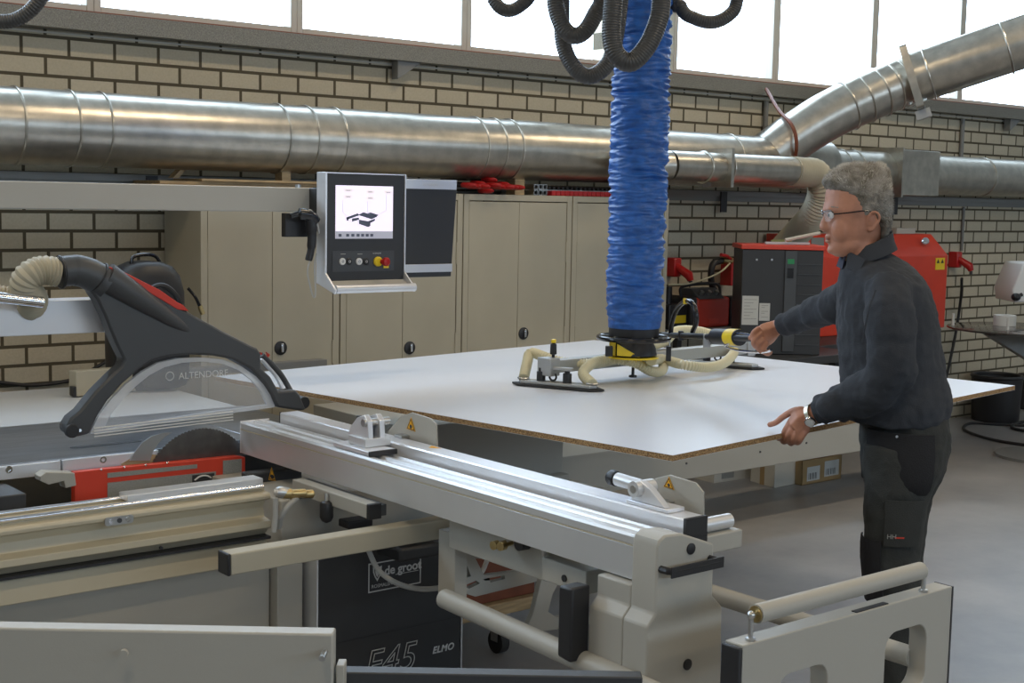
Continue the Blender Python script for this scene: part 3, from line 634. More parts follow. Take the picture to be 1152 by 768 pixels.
# end block
eb = thing('fence_end_block', 'pale grey metal end housing of the beam with a black handle and two black plugs', 'machine head', (2.3, 2.24, .4))
TY0, TY1 = 2.15, 2.232
EZ = .40
top = [(2.192,.968),(2.198,.983),(2.215,.993),(2.27,.990),(2.381,.950),(2.383,.825),(2.418,.792),(2.425,.55),(2.425,EZ),(2.168,EZ),(2.168,.787),(2.192,.812)]
MB().prism([(x, TY0, z) for x, z in top], (0, TY1-TY0, 0)).build('end_plate', M['machine'], eb, bevel=.005)
low = [(2.192,.862),(2.192,.812),(2.168,.787),(2.168,EZ),(2.42,EZ),(2.42,.787),(2.385,.82),(2.385,.862)]
MB().prism([(x, TY1+.0005, z) for x, z in low], (0, .115, 0)).build('lower_housing', M['machine'], eb, bevel=.004)
for px, py in ((777,617),(773,747)):
    q = aty(px, py, TY0); MB().lathe((q.x, TY0+.001, q.z), (0,-1,0), [(0,.0135),(.004,.0135),(.005,.011),(.005,0)], 20).build('round_plug', M['black'], eb)
hq0, hq1 = aty(760, 643, TY0-.03), aty(800, 636, TY0-.03)
hz = hq0.z+.002
hd = MB().tube([(2.205, TY0+.001, hz), (2.205, TY0-.022, hz), (2.213, TY0-.032, hz), (2.36, TY0-.032, hz), (2.368, TY0-.022, hz), (2.368, TY0+.001, hz)], .009, 8).build('pull_handle', M['black'], eb)
boxm(2.200, 2.374, TY0-.0402, TY0-.036, hz-.013, hz+.013).build('handle_face', M['black'], hd, bevel=.001)
bq = [atx(x, y, 2.16) for x, y in ((645,661),(667,657),(663,728),(644,727))]
MB().prism([(2.115, 2.40, .835), (2.115, 2.352, .838), (2.115, 2.352, .655), (2.115, 2.40, .66)], (.06, 0, 0)).build('rubber_bumper', M['black'], eb, bevel=.006)
MB().box(BX+.002, BXR, 2.2325, 2.262, .868, .973).build('beam_joint', M['alu_lt'], eb, bevel=.001)
MB().box(2.40, 2.60, 2.36, 2.46, .85, .915).build('rear_block', M['machine'], eb, bevel=.004)
q0 = V(2.44, 2.40, .945)
MB().cyl((2.42, 2.30, .947), (2.60, 2.30, .947), .019, 20).build('locking_cylinder', M['alu'], eb)
MB().box(2.42, 2.62, 2.27, 2.35, .88, .9275).build('cylinder_base', M['machine'], eb, bevel=.004)

# flip stops on the rail
def flipstop(px, label, kind):
    by_ = {0: 3.50, 1: 2.36}[kind]
    ft = thing('flip_stop', label, 'stop', (2.33, by_, .976), None)
    if kind == 0:
        MB().box(2.225, 2.325, by_-.10, by_+.10, .977, .990).build('slide_base', M['alu_lt'], ft, bevel=.002)
        boxm(2.225, 2.325, by_-.109, by_-.1005, .975, .991).build('base_cap', M['black'], ft, bevel=.002)
        MB().box(2.25, 2.343, by_-.045, by_+.05, .9905, 1.018).build('stop_block', M['alu'], ft, bevel=.002)
        for xo in (2.262, 2.305):
            pts = [(xo, by_+.075, 1.010), (xo, by_+.055, 1.045), (xo, by_+.02, 1.075), (xo, by_-.02, 1.088), (xo, by_-.04, 1.07), (xo, by_-.045, 1.010)]
            ch = MB().prism(pts, (.018, 0, 0)).build('cheek_plate', M['alu_lt'], ft, bevel=.002)
        MB().cyl((2.256, by_-.022, 1.064), (2.35, by_-.022, 1.064), .012, 18).build('pivot_bolt', M['steel'], ft)
        MB().box(2.285, 2.30, by_-.01, by_+.06, 1.012, 1.074).build('stop_flap', M['dkgray'], ft, bevel=.002)
        sx = 2.43
        o = [(sx, by_+.10, 1.005), (sx, by_+.03, 1.062), (sx, by_-.03, 1.083), (sx, by_-.13, 1.078), (sx, by_-.16, 1.065), (sx, by_-.17, .955), (sx, by_+.10, .955)]
    else:
        MB().box(2.35, 2.41, by_-.085, by_+.06, 1.0015, 1.012).build('slide_base', M['alu_lt'], ft, bevel=.002)
        pts = [(2.352, by_-.075, 1.013), (2.352, by_-.02, 1.052), (2.352, by_+.015, 1.066), (2.352, by_+.04, 1.050), (2.352, by_+.045, 1.013)]
        MB().prism(pts, (.02, 0, 0)).build('cheek_plate', M['alu_lt'], ft, bevel=.002)
        MB().cyl((2.335, by_+.02, 1.045), (2.40, by_+.02, 1.045), .020, 24).build('pivot_drum', M['alu'], ft)
        MB().cyl((2.335, by_+.02, 1.045), (2.3335, by_+.02, 1.045), .010, 16).build('pivot_bolt', M['steel'], ft)
        MB().cyl((2.372, by_+.03, 1.047), (2.372, by_+.115, 1.050), .017, 20).build('clamp_barrel', M['alu'], ft)
        kn = MB().lathe((2.372, by_+.116, 1.050), (0,1,.02), [(0,.010),(.004,.020),(.02,.021),(.028,.017),(.030,.004)], 14).build('clamp_knob', M['black'], ft)
        sx = 2.44
        o = [(sx, by_+.07, 1.012), (sx, by_+.05, 1.055), (sx, by_+.0, 1.073), (sx, by_-.09, 1.068), (sx, by_-.115, 1.05), (sx, by_-.12, .945), (sx, by_+.07, .945)]
    shd = MB().prism(o, (.006, 0, 0)).build('shield', M['machine'], ft, bevel=.0015)
    if kind == 0: tri = [V(sx-.001, by_-.030, 1.068), V(sx-.001, by_-.005, 1.028), V(sx-.001, by_-.055, 1.026)]
    else: tri = [V(sx-.001, by_+.0, 1.068), V(sx-.001, by_+.018, 1.040), V(sx-.001, by_-.020, 1.038)]
    warn(ft, tri, push=V(-.001,0,0))
    MB().box(2.41 if kind else 2.40, sx+.0, by_-.02, by_+.02, 1.002, 1.010).build('shield_arm', M['steel'], ft)
flipstop(0, 'metal flip stop with grey shield on the beam, nearer the saw blade', 0)
flipstop(1, 'metal flip stop with black knob and grey shield at the near end of the rail', 1)
for px, py in ((486, 503),):
    q = atz(px, py, 1.0013); solo('warning_sticker', MB().prism([q+V(-.012,.0,0), q+V(.012,-.03,0), q+V(.014,.02,0)], (0,0,.0006)), M['warn'], 'small orange triangle sticker lying flat on the stop rail', 'sticker')

# ================================================================ roller frame, bottom right
rf = thing('roller_support', 'grey end frame with two rounded openings and a long roller on top', 'roller stand', (2.53, 1.88, .45))
FY0, FY1, FZ1, FZ0 = 1.85, 1.90, .828, .50
def fx(x, z): return V(x, FY0, z)
h1 = rrect(fx(2.385, .655), (.075,0,0), (0,0,.085), .045, 6); h2 = rrect(fx(2.755, .675), (.075,0,0), (0,0,.080), .045, 6)
h1 = rrect(fx(2.355, .66), (.085,0,0), (0,0,.075), .04, 6); h2 = rrect(fx(2.735, .675), (.082,0,0), (0,0,.082), .042, 6)
MB().holed([fx(2.150, FZ0), fx(2.915, FZ0), fx(2.915, FZ1), fx(2.150, FZ1)], [h1, h2], (0, FY1-FY0, 0)).build('side_frame', M['machine'], rf, bevel=.003)
boxm(2.138, 2.1495, FY0-.001, FY1+.001, FZ0, FZ1-.004).build('edge_bumper', M['black'], rf, bevel=.003)
boxm(2.9155, 2.920, FY0-.001, FY1+.001, FZ0, FZ1).build('edge_strip', M['dkgray'], rf)
RZc = .883
ro = MB().cyl((2.205, 1.865, RZc), (2.800, 1.865, RZc), .021, 30).build('roller', M['machine'], rf)
MB().cyl((2.203, 1.865, RZc), (2.2048, 1.865, RZc), .018, 20).build('roller_bearing', M['brass'], ro)
for xx in (2.190, 2.815):
    ps = MB().cyl((xx, 1.865, FZ1), (xx, 1.865, RZc), .0055, 12).build('roller_post', M['steel'], rf)
    MB().lathe((xx, 1.865, FZ1), (0,0,1), [(0,.011),(.006,.011),(.007,.006)], 14).build('post_nut', M['steel'], ps)
    MB().ball((xx, 1.865, RZc), .0095).build('axle_ball', M['steel'], ps)
MB().cyl((2.185, 1.865, RZc), (2.82, 1.865, RZc), .005, 10).build('axle', M['steel'], rf)
boxm(2.54, 2.66, 1.853, 1.868, FZ1, FZ1+.002).build('dark_slot', M['black'], rf)

# ================================================================ grey arm in the near left foreground
fa = thing('foreground_arm', 'thick grey metal arm with a black extension bar at the bottom left edge', 'arm', (1.0, 2.4, .75))
e0 = atd(375, 713, 2.6); ax = (atd(375,713,2.6)-atd(0,708,2.6)).normalized(); ax.z = 0; ax.normalize(); ay = Z_.cross(ax)
cc = e0 - ax*.75 + ay*.02
MB().obox(cc + V(0,0,-.08), ax*.75, ay*.022, V(0,0,.08)).build('arm_body', M['machine'], fa, bevel=.004)
MB().obox(e0 + ay*.03 + ax*.012 + V(0,0,-.10), ax*.008, ay*.02, V(0,0,.035)).build('hinge_lug', M['machine'], fa, bevel=.002)
xa_, xb_ = atd(377, 752, 2.68), atd(722, 758, 2.80)
MB().obox((xa_+xb_)/2 + V(0,0,-.045), (xb_-xa_)/2, ay*.020, V(0,0,.045)).build('extension_bar', M['anthr'], fa, bevel=.003)
q = atd(135, 740, 2.55); MB().cyl(q+ay*.03, q-ay*.0+ay*.021, .008, 12).build('screw_head', M['machine'], fa)
q = atd(362, 741, 2.55); MB().cyl(q+ay*.04, q, .006, 12).build('screw_head', M['steel'], fa)

# ================================================================ saw hood with guard
HF, HT = 4.195, .065
hood = thing('blade_hood', 'charcoal dust hood with a red strip and clear half-round guard over the saw blade', 'hood', (2.0, 4.22, .97))
def H(x, y, dy=0): return aty(x, y, HF+dy)
out = [(103,328),(120,300),(140,308),(170,325),(210,350),(250,372),(281,388),(290,392),(294,398),(294,414),(305,424),(314,440),(333,438.5),(338,444),(341,452),(345,461),(338,462),(312,458),(306,444),(297,430),(283,415),(262,404),(240,400),(215,399),(190,401),(172,406),(156,416),(138,432),(122,450),(110,468),(101,488),(88,491),(76,488),(74,480),(80,470),(90,462),(108,440),(128,420),(137,412),(140,405),(130,385),(118,355),(110,338)]
MB().prism([H(x,y) for x, y in out], (0, HT, 0)).build('hood_shell', M['dkgray'], hood, bevel=.008)
# raised conical duct on the shell and elbow
MB().tube([H(118,312,.02), H(150,332,.012), H(190,358,.008), H(228,383,.02)], [.052, .042, .026, .006], 24).build('hood_cone', M['dkgray'], hood)
e = smoothpath([H(66,306,.03), H(84,304,.03), H(100,308,.025), H(119,319,.02)], 8)
MB().tube(e, [.048]*8+[.050]*8+[.051]*8+[.052], 28).build('hood_elbow', M['dkgray'], hood)
MB().torus(H(68,306,.03), (H(84,304)-H(60,306)), .049, .005, 28, 8).build('hose_clamp', M['black'], hood)
MB().torus(H(110,312,.02), (H(119,318)-H(100,306)), .051, .003, 28, 8).build('elbow_seam', M['black'], hood)
gp = [H(60,305,.03), H(45,303,.04), H(30,312,.05), H(26,328,.06), H(36,342,.08), V(1.45, 4.32, 1.40), V(1.36, 4.36, 1.43), V(1.2, 4.38, 1.435), V(.7, 4.4, 1.44)]
gp = [H(64,306,.03), H(48,304,.03), H(33,310,.03), H(28,322,.05), H(37,337,.09), H(30,345,.14), H(8,338,.18), H(-40,332,.2), H(-120,330,.2)]
ribbed(gp, .044, .012, .0028, 24).build('suction_hose', M['hose_bg'], hood)
MB().tube([H(48,340,-.01), H(14,336,-.01), H(-60,328,-.01)], .017, 16).build('chrome_tube', M['chrome'], hood)
MB().prism([H(x,y,-.002) for x, y in ((121,299),(140,306),(180,326),(200,340),(206,343),(213,350),(200,348),(170,330),(125,303))], (0, HT+.004, 0)).build('red_strip', M['red'], hood, bevel=.002)
# clear guard
ga = [(101,488),(112,466),(126,448),(142,432),(160,418),(178,408),(200,403),(225,402),(250,404),(270,411),(288,423),(300,436),(309,452),(309,458),(240,467),(180,476),(130,484)]
gi = [(116,484),(124,467),(137,450),(152,435),(168,422),(185,413),(205,408),(228,406.5),(250,409),(268,416),(283,427),(294,440),(301,455),(240,463),(180,472),(130,481)]
MB().prism([H(x,y,.02) for x, y in gi], (0, .004, 0)).build('clear_guard', M['guard'], hood)
MB().holed([H(x,y,.014) for x, y in ga], [[H(x,y,.014) for x, y in gi]], (0, .016, 0)).build('guard_rim', M['guard_rim'], hood)
for k in range(4):
    MB().tube([H(106, 491-3.1*k, -.004), H(180, 482-3.1*k, -.004), H(262, 472-3.1*k, -.004)], .0022, 6).build('guard_slat', M['white'], hood)
text('guard_name', 'ALTENDORF', M['ink_lt'], hood, H(201, 426.5, .019), (1,0,0), (0,0,1), .032, extrude=.0002)
MB().torus(H(191, 423, .018), (0,1,0), .014, .0018, 24, 6).build('guard_emblem', M['ink_lt'], hood)
# rear handle and rollers
MB().tube(smoothpath([H(294,399,.05), H(305,409,.06), H(315,420,.06), H(322,431,.06), H(327,440,.05)], 6), .010, 12).build('hood_handle', M['dkgray'], hood)
MB().tube(smoothpath([H(293,403,.05), H(302,413,.058), H(311,424,.058), H(318,438,.05)], 6), .007, 10).build('handle_strip', M['alu_lt'], hood)
MB().prism([H(x,y,.05) for x, y in ((293,396),(302,400),(300,396),(304,399),(300,404),(294,400))], (0,.01,0)).build('release_tab', M['red'], hood)
MB().lathe(H(343,453,.02), (0,1,0), [(0,.022),(.05,.022)], 24).build('hood_roller', M['black'], hood, bevel=.003)
MB().lathe(H(82,485,-.012), (0,1,0), [(0,.022),(.02,.022)], 24).build('hood_roller', M['black'], hood, bevel=.003)
MB().cyl(H(90,484,-.002), H(90,484,-.006), .005, 12).build('roller_bolt', M['steel'], hood)
# beam carrying the hood
sb = solo('hood_beam', MB().prism([(x_, y_, z_) for x_, y_, z_ in ((SX0,4.31,1.30),(SX0,4.31,1.40),(1.95,4.31,1.40),(1.95,4.31,1.29))], (0, .10, 0)), M['alu_lt'], 'pale metal beam behind the hood neck at the far left edge', 'beam', bevel=.002)
# rip fence block on the laminate
wq0, wq1 = atz(88, 448, TZ), atz(140, 440, TZ)
rp_ = thing('rip_fence_block', 'small beige block on the grey table behind the saw hood', 'fence', (wq0.x, wq0.y, TZ))
MB().obox(V(wq0.x+.17, wq0.y+.08, TZ+.055), (.17,.02,0), (-.004,.03,0), (0,0,.052)).build('fence_body', M['beige'], rp_, bevel=.003)
MB().obox(V(wq0.x-.004, wq0.y+.045, TZ+.025), (.006,0,0), (0,.02,0), (0,0,.02)).build('end_clip', M['black'], rp_)
q = aty(340, 409, 5.70)
rr_ = solo('rip_scale_rail', MB().obox(V(2.95, 5.70, q.z), (.52,.0,0), (0,.03,0), (0,0,.016)), M['machine_dk'], 'narrow grey rail in front of the leftmost cabinet, just beyond the white panel', 'rail', bevel=.002)

# ================================================================ control screen on its arm
CYP = 4.48
cs = thing('control_screen', 'black machine control panel with lit screen, red emergency button and silver frame', 'control panel', (2.7, CYP, 1.4))
def K(x, y, dy=0): return aty(x, y, CYP+dy)
a0, a1, z1_, z0_ = K(368,194).x, K(455,198).x, K(368,194).z, K(368,316).z
z1_ = K(411,196).z; z0_ = K(411,315).z
boxm(a0, a1, CYP, CYP+.055, z0_, z1_).build('panel_front', M['anthr'], cs, bevel=.002)
sideL = [(CYP-.004, z1_+.004), (CYP+.06, z1_+.004), (CYP+.06, z0_-.01), (CYP-.07, z0_-.045), (CYP-.078, z0_-.03), (CYP-.004, z0_+.03)]
for xx, ww in ((a0-.009, .008), (a1+.001, .006)):
    MB().prism([(xx, y, z) for y, z in sideL], (ww, 0, 0)).build('side_cheek', M['alu_lt'], cs, bevel=.001)
MB().box(a0, a1, CYP+.0, CYP+.058, z1_, z1_+.004).build('top_edge', M['alu_lt'], cs)
MB().cyl((a0, CYP-.064, z0_-.028), (a1+.01, CYP-.064, z0_-.028), .016, 20).build('hand_rail', M['alu'], cs)
MB().prism([(a0, CYP-.001, z0_), (a0, CYP-.06, z0_-.028), (a0, CYP-.05, z0_-.038), (a0, CYP+.01, z0_-.008)], (a1-a0, 0, 0)).build('lower_tray', M['machine'], cs)
s0x, s1x, sz1, sz0 = K(377.5,209).x, K(442,211).x, K(410,209).z, K(410,268.3).z
def rect(name, xa, xb, za, zb, m_, y, par, t=.0006): return MB().box(xa, xb, y-t, y, za, zb).build(name, m_, par)
scr = rect('screen', s0x, s1x, sz0, sz1, M['screen'], CYP-.0002, cs, .0015)
SW, SH = s1x-s0x, sz1-sz0
def sp(u, v): return s0x+SW*u, sz1-SH*v
rect('toolbar', s0x, s1x, sz0, sz0+SH*.14, M['scr_gray'], CYP-.0018, scr)
for u in (.05,.18,.27,.36,.44,.52,.60): rect('toolbar_icon', sp(u,0)[0], sp(u+.05,0)[0], sz0+SH*.04, sz0+SH*.09, M['scr_line'], CYP-.0025, scr)
for (u, v) in ((.16,.06),(.16,.18),(.54,.08),(.54,.20),(.86,.08)):
    x, z = sp(u, v); rect('value_field', x-.004, x+SW*.12, z-SH*.06, z, M['scr_box'], CYP-.0018, scr)
    MB().box(x+.004, x+SW*.09, CYP-.0025, CYP-.0018, z-SH*.040, z-SH*.024).build('value', M['scr_gray'], scr)
for (u0_, v0_, u1_, v1_) in ((.12,.28,.12,.5),(.12,.5,.18,.56),(.55,.28,.55,.52),(.88,.14,.88,.46),(.88,.46,.75,.54)):
    x0, z0 = sp(u0_, v0_); x1, z1 = sp(u1_, v1_); MB().tube([(x0, CYP-.0022, z0), (x1, CYP-.0022, z1)], .0006, 4).build('leader_line', M['scr_gray'], scr)
dr = [((.18,.60),(.38,.52),(.40,.56),(.22,.63)),((.38,.55),(.48,.50),(.72,.58),(.62,.63)),((.55,.52),(.60,.50),(.75,.55),(.70,.58)),((.40,.64),(.56,.67),(.56,.78),(.40,.72)),((.56,.67),(.68,.62),(.68,.66),(.60,.70),(.60,.76),(.56,.78)),((.28,.62),(.40,.60),(.40,.64),(.28,.68)),((.18,.60),(.22,.60),(.22,.66),(.19,.66))]
for p_ in dr: MB().prism([(sp(u,v)[0], CYP-.0018, sp(u,v)[1]) for u, v in p_], (0,-.0006,0)).build('machine_drawing', M['scr_line'], scr)
# buttons
pn = MB().box(K(374,282).x, K(443,302).x, CYP-.0012, CYP-.0002, K(410,305).z, K(410,282).z).build('button_field', M['dkgray'], cs)
for px, lit in ((384.8,1),(392.5,0),(403.5,1),(411.5,0)):
    q = K(px, 294); b_ = MB().lathe((q.x, CYP-.001, q.z), (0,-1,0), [(0,.0135),(.004,.0135),(.006,.011),(.006,0)], 20).build('push_button', M['white' if lit else 'black'], cs)
    MB().torus((q.x, CYP-.007, q.z), (0,1,0), .004, .0008, 16, 6).build('button_mark', M['ink_dk' if lit else 'ink_lt'], b_)
q = K(424.5, 294); MB().lathe((q.x, CYP-.001, q.z), (0,-1,0), [(0,.019),(.008,.019),(.012,.014),(.012,0)], 24).build('yellow_collar', M['yellow'], cs)
MB().lathe((q.x+.012, CYP-.006, q.z), (0.25,-1,0), [(0,.010),(.02,.010),(.022,.017),(.034,.017),(.040,.010),(.041,0)], 24).build('emergency_stop', M['red_pl'], cs)
q = K(434, 298); boxm(q.x-.012, q.x+.012, CYP-.003, CYP-.0012, q.z-.012, q.z+.012).build('yellow_plate', M['yellow'], cs)
for px, py in ((383, 286), (402, 286)):
    q = K(px, py); MB().box(q.x, q.x+.022, CYP-.0018, CYP-.0012, q.z, q.z+.0022).build('button_caption', M['machine'], cs)
for t_, px, py in (('ALTENDORF', 419, 285.5),):
    q = K(px, py); text('panel_print', t_, M['ink_lt'], cs, (q.x, CYP-.0016, q.z), (1,0,0), (0,0,1), .007, extrude=.0001)
# side board
b0, b1 = K(458,200).x, K(517,205).x
zt, zb = K(485,200.5).z, K(485,312).z
MB().prism([(b0, CYP+.02, zt), (b1+.004, CYP+.02, zt-.004), (b1-.014, CYP+.03, zb), (b0-.004, CYP+.03, zb)], (0,.02,0)).build('side_board', M['anthr'], cs, bevel=.002)
for za, zb_, yo in ((zt-.005, zt-.043, .018), (zb+.020, zb+.052, .024)):
    xs = 0 if yo < .02 else -.012
    bo = MB().box(b0+.006+xs*.2, b1-.002+xs, CYP+yo-.002, CYP+yo+.012, za, zb_).build('silver_strip', M['alu'], cs, bevel=.001)
text('strip_name', 'ALTENDORF', M['ink_lt'], cs, ((b0+b1)/2-.005, CYP+.0125, zt-.03), (1,0,0), (0,0,1), .013, extrude=.0001, align='CENTER')
# arm coming from the left
AY = 4.60
za1, za0 = aty(200,207.8,AY).z, aty(188,236.8,AY).z
boxm(SX0, K(345,0).x+.10, AY, AY+.09, za0, za1).build('overhead_arm', M['machine'], cs, bevel=.004)
MB().box(aty(348,215,AY).x, aty(360,215,AY).x+.03, CYP+.056, AY+.09, za0-.01, za1-.0).build('arm_joint', M['anthr'], cs, bevel=.004)
q = aty(345, 204, AY); MB().cyl((q.x-.02, AY+.03, za1), (q.x-.02, AY+.03, za1+.012), .012, 12).build('arm_bolt', M['steel'], cs)
# scanner in its holder
sc_ = thing('hand_scanner', 'black hand scanner hanging in a box holder left of the control screen', 'scanner', tuple(K(348,260)))
hq = K(336, 253); boxm(K(321,250,.05).x, K(350,250,.05).x, CYP+.05, CYP+.08, K(336,267).z, K(336,240).z).build('holder', M['black'], sc_, bevel=.002)
MB().tube(smoothpath([K(327,243,.02), K(337,240.5,.01), K(350,243,.005), K(356,250,.01)], 6), [.010]*6+[.022]*6+[.020]*6+[.010], 16).build('scanner_head', M['black_g'], sc_)
MB().tube(smoothpath([K(349,246,.01), K(351,262,.01), K(350,280,.01), K(347,293,.01)], 6), [.020]*6+[.017]*6+[.014]*6+[.012], 14).build('scanner_grip', M['black'], sc_)
MB().tube(smoothpath([K(349,292,.01), K(346,305,.01), K(349,322,.01), K(353,334,.01), K(355,328,.01), K(354,300,.02), K(356,285,.03)], 8), .003, 8).build('cord', M['clearhose'], sc_)
MB().tube(smoothpath([K(343,238,.0), K(350,237,-.005), K(355,247,.0), K(359,262,.01)], 6), .004, 8).build('cable_loop', M['clearhose'], sc_)

# ================================================================ reddish cart behind
wc = thing('wooden_cart', 'low cart with reddish-brown box on pale boards behind the black end cabinet', 'cart', (3.2, 4.1, 0))
boxm(2.86, 3.40, 4.0, 4.5, .215, .62).build('box', M['redwood'], wc, bevel=.003)
boxm(2.84, 3.40, 3.97, 4.52, .165, .213).build('deck', M['wood'], wc, bevel=.004)
for xx in (2.90, 3.24):
    for yy in (4.02, 4.45):
        c_ = MB().box(xx-.03, xx+.03, yy-.03, yy+.03, .155, .1645).box(xx-.025, xx-.021, yy-.02, yy+.02, .05, .155).box(xx+.021, xx+.025, yy-.02, yy+.02, .05, .155).build('caster', M['steel'], wc)
        MB().cyl((xx-.018, yy, .046), (xx+.018, yy, .046), .045, 20).build('wheel', M['rubber'], c_)
# ================================================================ machine bed behind, boxes on the floor
mb_ = thing('machine_bed', 'long low grey machine bed on legs beneath and behind the white panel', 'machine', (5.4, 5.2, 0))
bz0, bz1 = .305, .515
bxL = aty(618, 530, 4.9).x
boxm(bxL, 7.46, 4.90, 5.30, bz0, bz1).build('bed_panel', M['machine'], mb_, bevel=.004)
boxm(7.461, 7.50, 4.93, 5.25, bz0+.06, bz1-.02).build('bed_end', M['white'], mb_, bevel=.003)
MB().box(7.20, 7.42, 4.98, 5.25, 0, bz0-.001).build('bed_leg', M['machine_dk'], mb_, bevel=.003)
zt_ = aty(500, 477, 4.8).z
MB().box(3.35, bxL-.004, 4.80, 5.60, .10, zt_).build('dark_body', M['machine'], mb_, bevel=.004)
boxm(3.45, bxL-.1, 4.9, 5.5, 0, .099).build('plinth', M['black'], mb_)
MB().box(3.40, bxL-.01, 4.74, 4.799, .42, .47).box(3.40, bxL-.01, 4.72, 4.799, .27, .30).build('body_rail', M['machine'], mb_, bevel=.003)
q = aty(645, 536, 4.7); MB().box(q.x-.16, q.x+.17, 4.62, 4.895, .31, .40).build('feed_block', M['machine'], mb_, bevel=.005)
for k in range(3): boxm(q.x-.02+.06*k, q.x+.02+.06*k, 4.615, 4.62, .33, .375).build('block_slot', M['black'], mb_)
for px, py in ((772, 521), (855, 508), (907, 498)):
    s = aty(px, py, 4.9); MB().cyl((s.x, 4.90, s.z), (s.x, 4.896, s.z), .006, 10).build('panel_screw', M['dkgray'], mb_)
def floorbox(a, b, c, hgt):
    A, B, Cc = atz(*a, 0), atz(*b, 0), atz(*c, 0); return A, B, Cc
A, B, D = floorbox((844,541), (871,549), (898,543.5), .3)
hh = .20
wb = thing('carton', 'white cardboard box standing on the floor under the machine bed', 'box', tuple(B))
u_ = (A-B); v_ = (D-B); 
if abs(u_.normalized().dot(v_.normalized())) > .3: v_ = V(-u_.y, u_.x, 0)*(-v_.length/u_.length) if V(-u_.y, u_.x, 0).dot(v_) < 0 else V(-u_.y, u_.x, 0)*(v_.length/u_.length)
MB().prism([B, B+u_, B+u_+v_, B+v_], (0, 0, hh)).build('carton_body', M['cardw'], wb, bevel=.003)
n_ = V(v_.y, -v_.x, 0).normalized(); 
MB().prism([B+u_*.42+V(0,0,.0), B+u_*.60, B+u_*.60+V(0,0,.12), B+u_*.42+V(0,0,.12)], -v_.normalized()*.002).build('tape', M['card'], wb)
A2, B2, D2 = atz(899, 541, 0), atz(902, 546, 0), atz(946, 538, 0)
bb = thing('carton', 'open brown cardboard tray box with two white labels on the floor', 'box', tuple(B2))
v2 = D2-B2; u2 = V(-v2.y, v2.x, 0).normalized()*.28; hb = .155; t = .006
MB().prism([B2, B2+v2, B2+v2+u2, B2+u2], (0,0,t)).build('box_floor', M['card'], bb)
for p, q_ in ((B2, B2+v2), (B2+u2-u2.normalized()*t, B2+v2+u2-u2.normalized()*t)):
    MB().prism([p, q_, q_+u2.normalized()*t, p+u2.normalized()*t], (0,0,hb)).build('box_side', M['card'], bb)
for p in (B2, B2+v2-v2.normalized()*t, B2+v2*.47):
    MB().prism([p, p+v2.normalized()*t, p+v2.normalized()*t+u2, p+u2], (0,0,hb)).build('box_side', M['card'], bb)
for s0_, s1_, z0, z1 in ((.12,.44,.02,.11), (.56,.93,.03,.13)):
    l_ = MB().prism([B2+v2*s0_+V(0,0,z0), B2+v2*s1_+V(0,0,z0), B2+v2*s1_+V(0,0,z1), B2+v2*s0_+V(0,0,z1)], -u2.normalized()*.001).build('box_label', M['paper'], bb)
    for k in range(7): 
        s = s0_ + (s1_-s0_)*(.12+.1*k); w__ = .008*(1+k % 2)
        MB().prism([B2+v2*s+V(0,0,z0+.01)-u2.normalized()*.0012, B2+v2*(s+w__)+V(0,0,z0+.01)-u2.normalized()*.0012, B2+v2*(s+w__)+V(0,0,z0+.05)-u2.normalized()*.0012, B2+v2*s+V(0,0,z0+.05)-u2.normalized()*.0012], -u2.normalized()*.0005).build('bar_mark', M['ink_dk'], l_)
MB().prism([B2+v2*.1+u2*.3+V(0,0,hb-.02), B2+v2*.6+u2*.3+V(0,0,hb-.02), B2+v2*.5+u2*.9+V(0,0,hb+.03), B2+v2*.05+u2*.9+V(0,0,hb+.02)], (0,0,.004)).build('box_flap', M['paper'], bb)
A3, B3 = atz(781, 538, 0), atz(803, 543.5, 0); D3 = atz(842, 538.5, 0)
fb = thing('carton', 'flat white printed box with loose orange papers on top, left under the machine bed', 'box', tuple(B3))
u3 = A3-B3; v3 = (D3-B3); v3 = V(u3.y, -u3.x, 0).normalized()*(v3.length if 0 else .55)
if v3.dot(D3-B3) < 0: v3 = -v3
MB().prism([B3, B3+u3, B3+u3+v3, B3+v3], (0,0,.10)).build('carton_body', M['cardw'], fb, bevel=.002)
pr = MB().prism([B3+v3*.12+V(0,0,.02), B3+v3*.32+V(0,0,.02), B3+v3*.32+V(0,0,.08), B3+v3*.12+V(0,0,.08)], -u3.normalized()*.001).build('carton_print', M['printed'], fb)
MB().prism([B3+v3*.45+u3*.1+V(0,0,.101), B3+v3*.95+u3*.1+V(0,0,.125), B3+v3*.9+u3*.6+V(0,0,.14), B3+v3*.4+u3*.6+V(0,0,.103)], (0,0,.003)).build('orange_paper', mat('orange_paper', (.55, .20, .05), .7), fb)
MB().prism([B3+v3*.35+u3*.0+V(0,0,.105), B3+v3*.7+u3*.2+V(0,0,.15), B3+v3*.6+u3*.6+V(0,0,.16), B3+v3*.3+u3*.5+V(0,0,.108)], (0,0,.003)).build('orange_paper', M['card'], fb)

# ================================================================ the white panel in the air
PZ = 1.04; PT = .018
ca, cb_, cc_, cd_ = V(2.457,4.847,0), V(2.767,2.665,0), V(5.058,2.974,0), V(4.748,5.156,0)
pn_ = thing('laminated_panel', 'large white laminated chipboard panel held level by the vacuum lifter', 'board', (3.76, 3.91, PZ-PT))
MB().prism([p+V(0,0,PZ-PT+.0006) for p in (ca, cb_, cc_, cd_)], (0, 0, PT-.0012)).build('chipboard_core', M['chip'], pn_)
MB().prism([p+V(0,0,PZ-.0006) for p in (ca, cb_, cc_, cd_)], (0, 0, .0006)).build('top_laminate', M['laminate'], pn_)
MB().prism([p+V(0,0,PZ-PT) for p in (ca, cb_, cc_, cd_)], (0, 0, .0006)).build('bottom_laminate', M['laminate'], pn_)

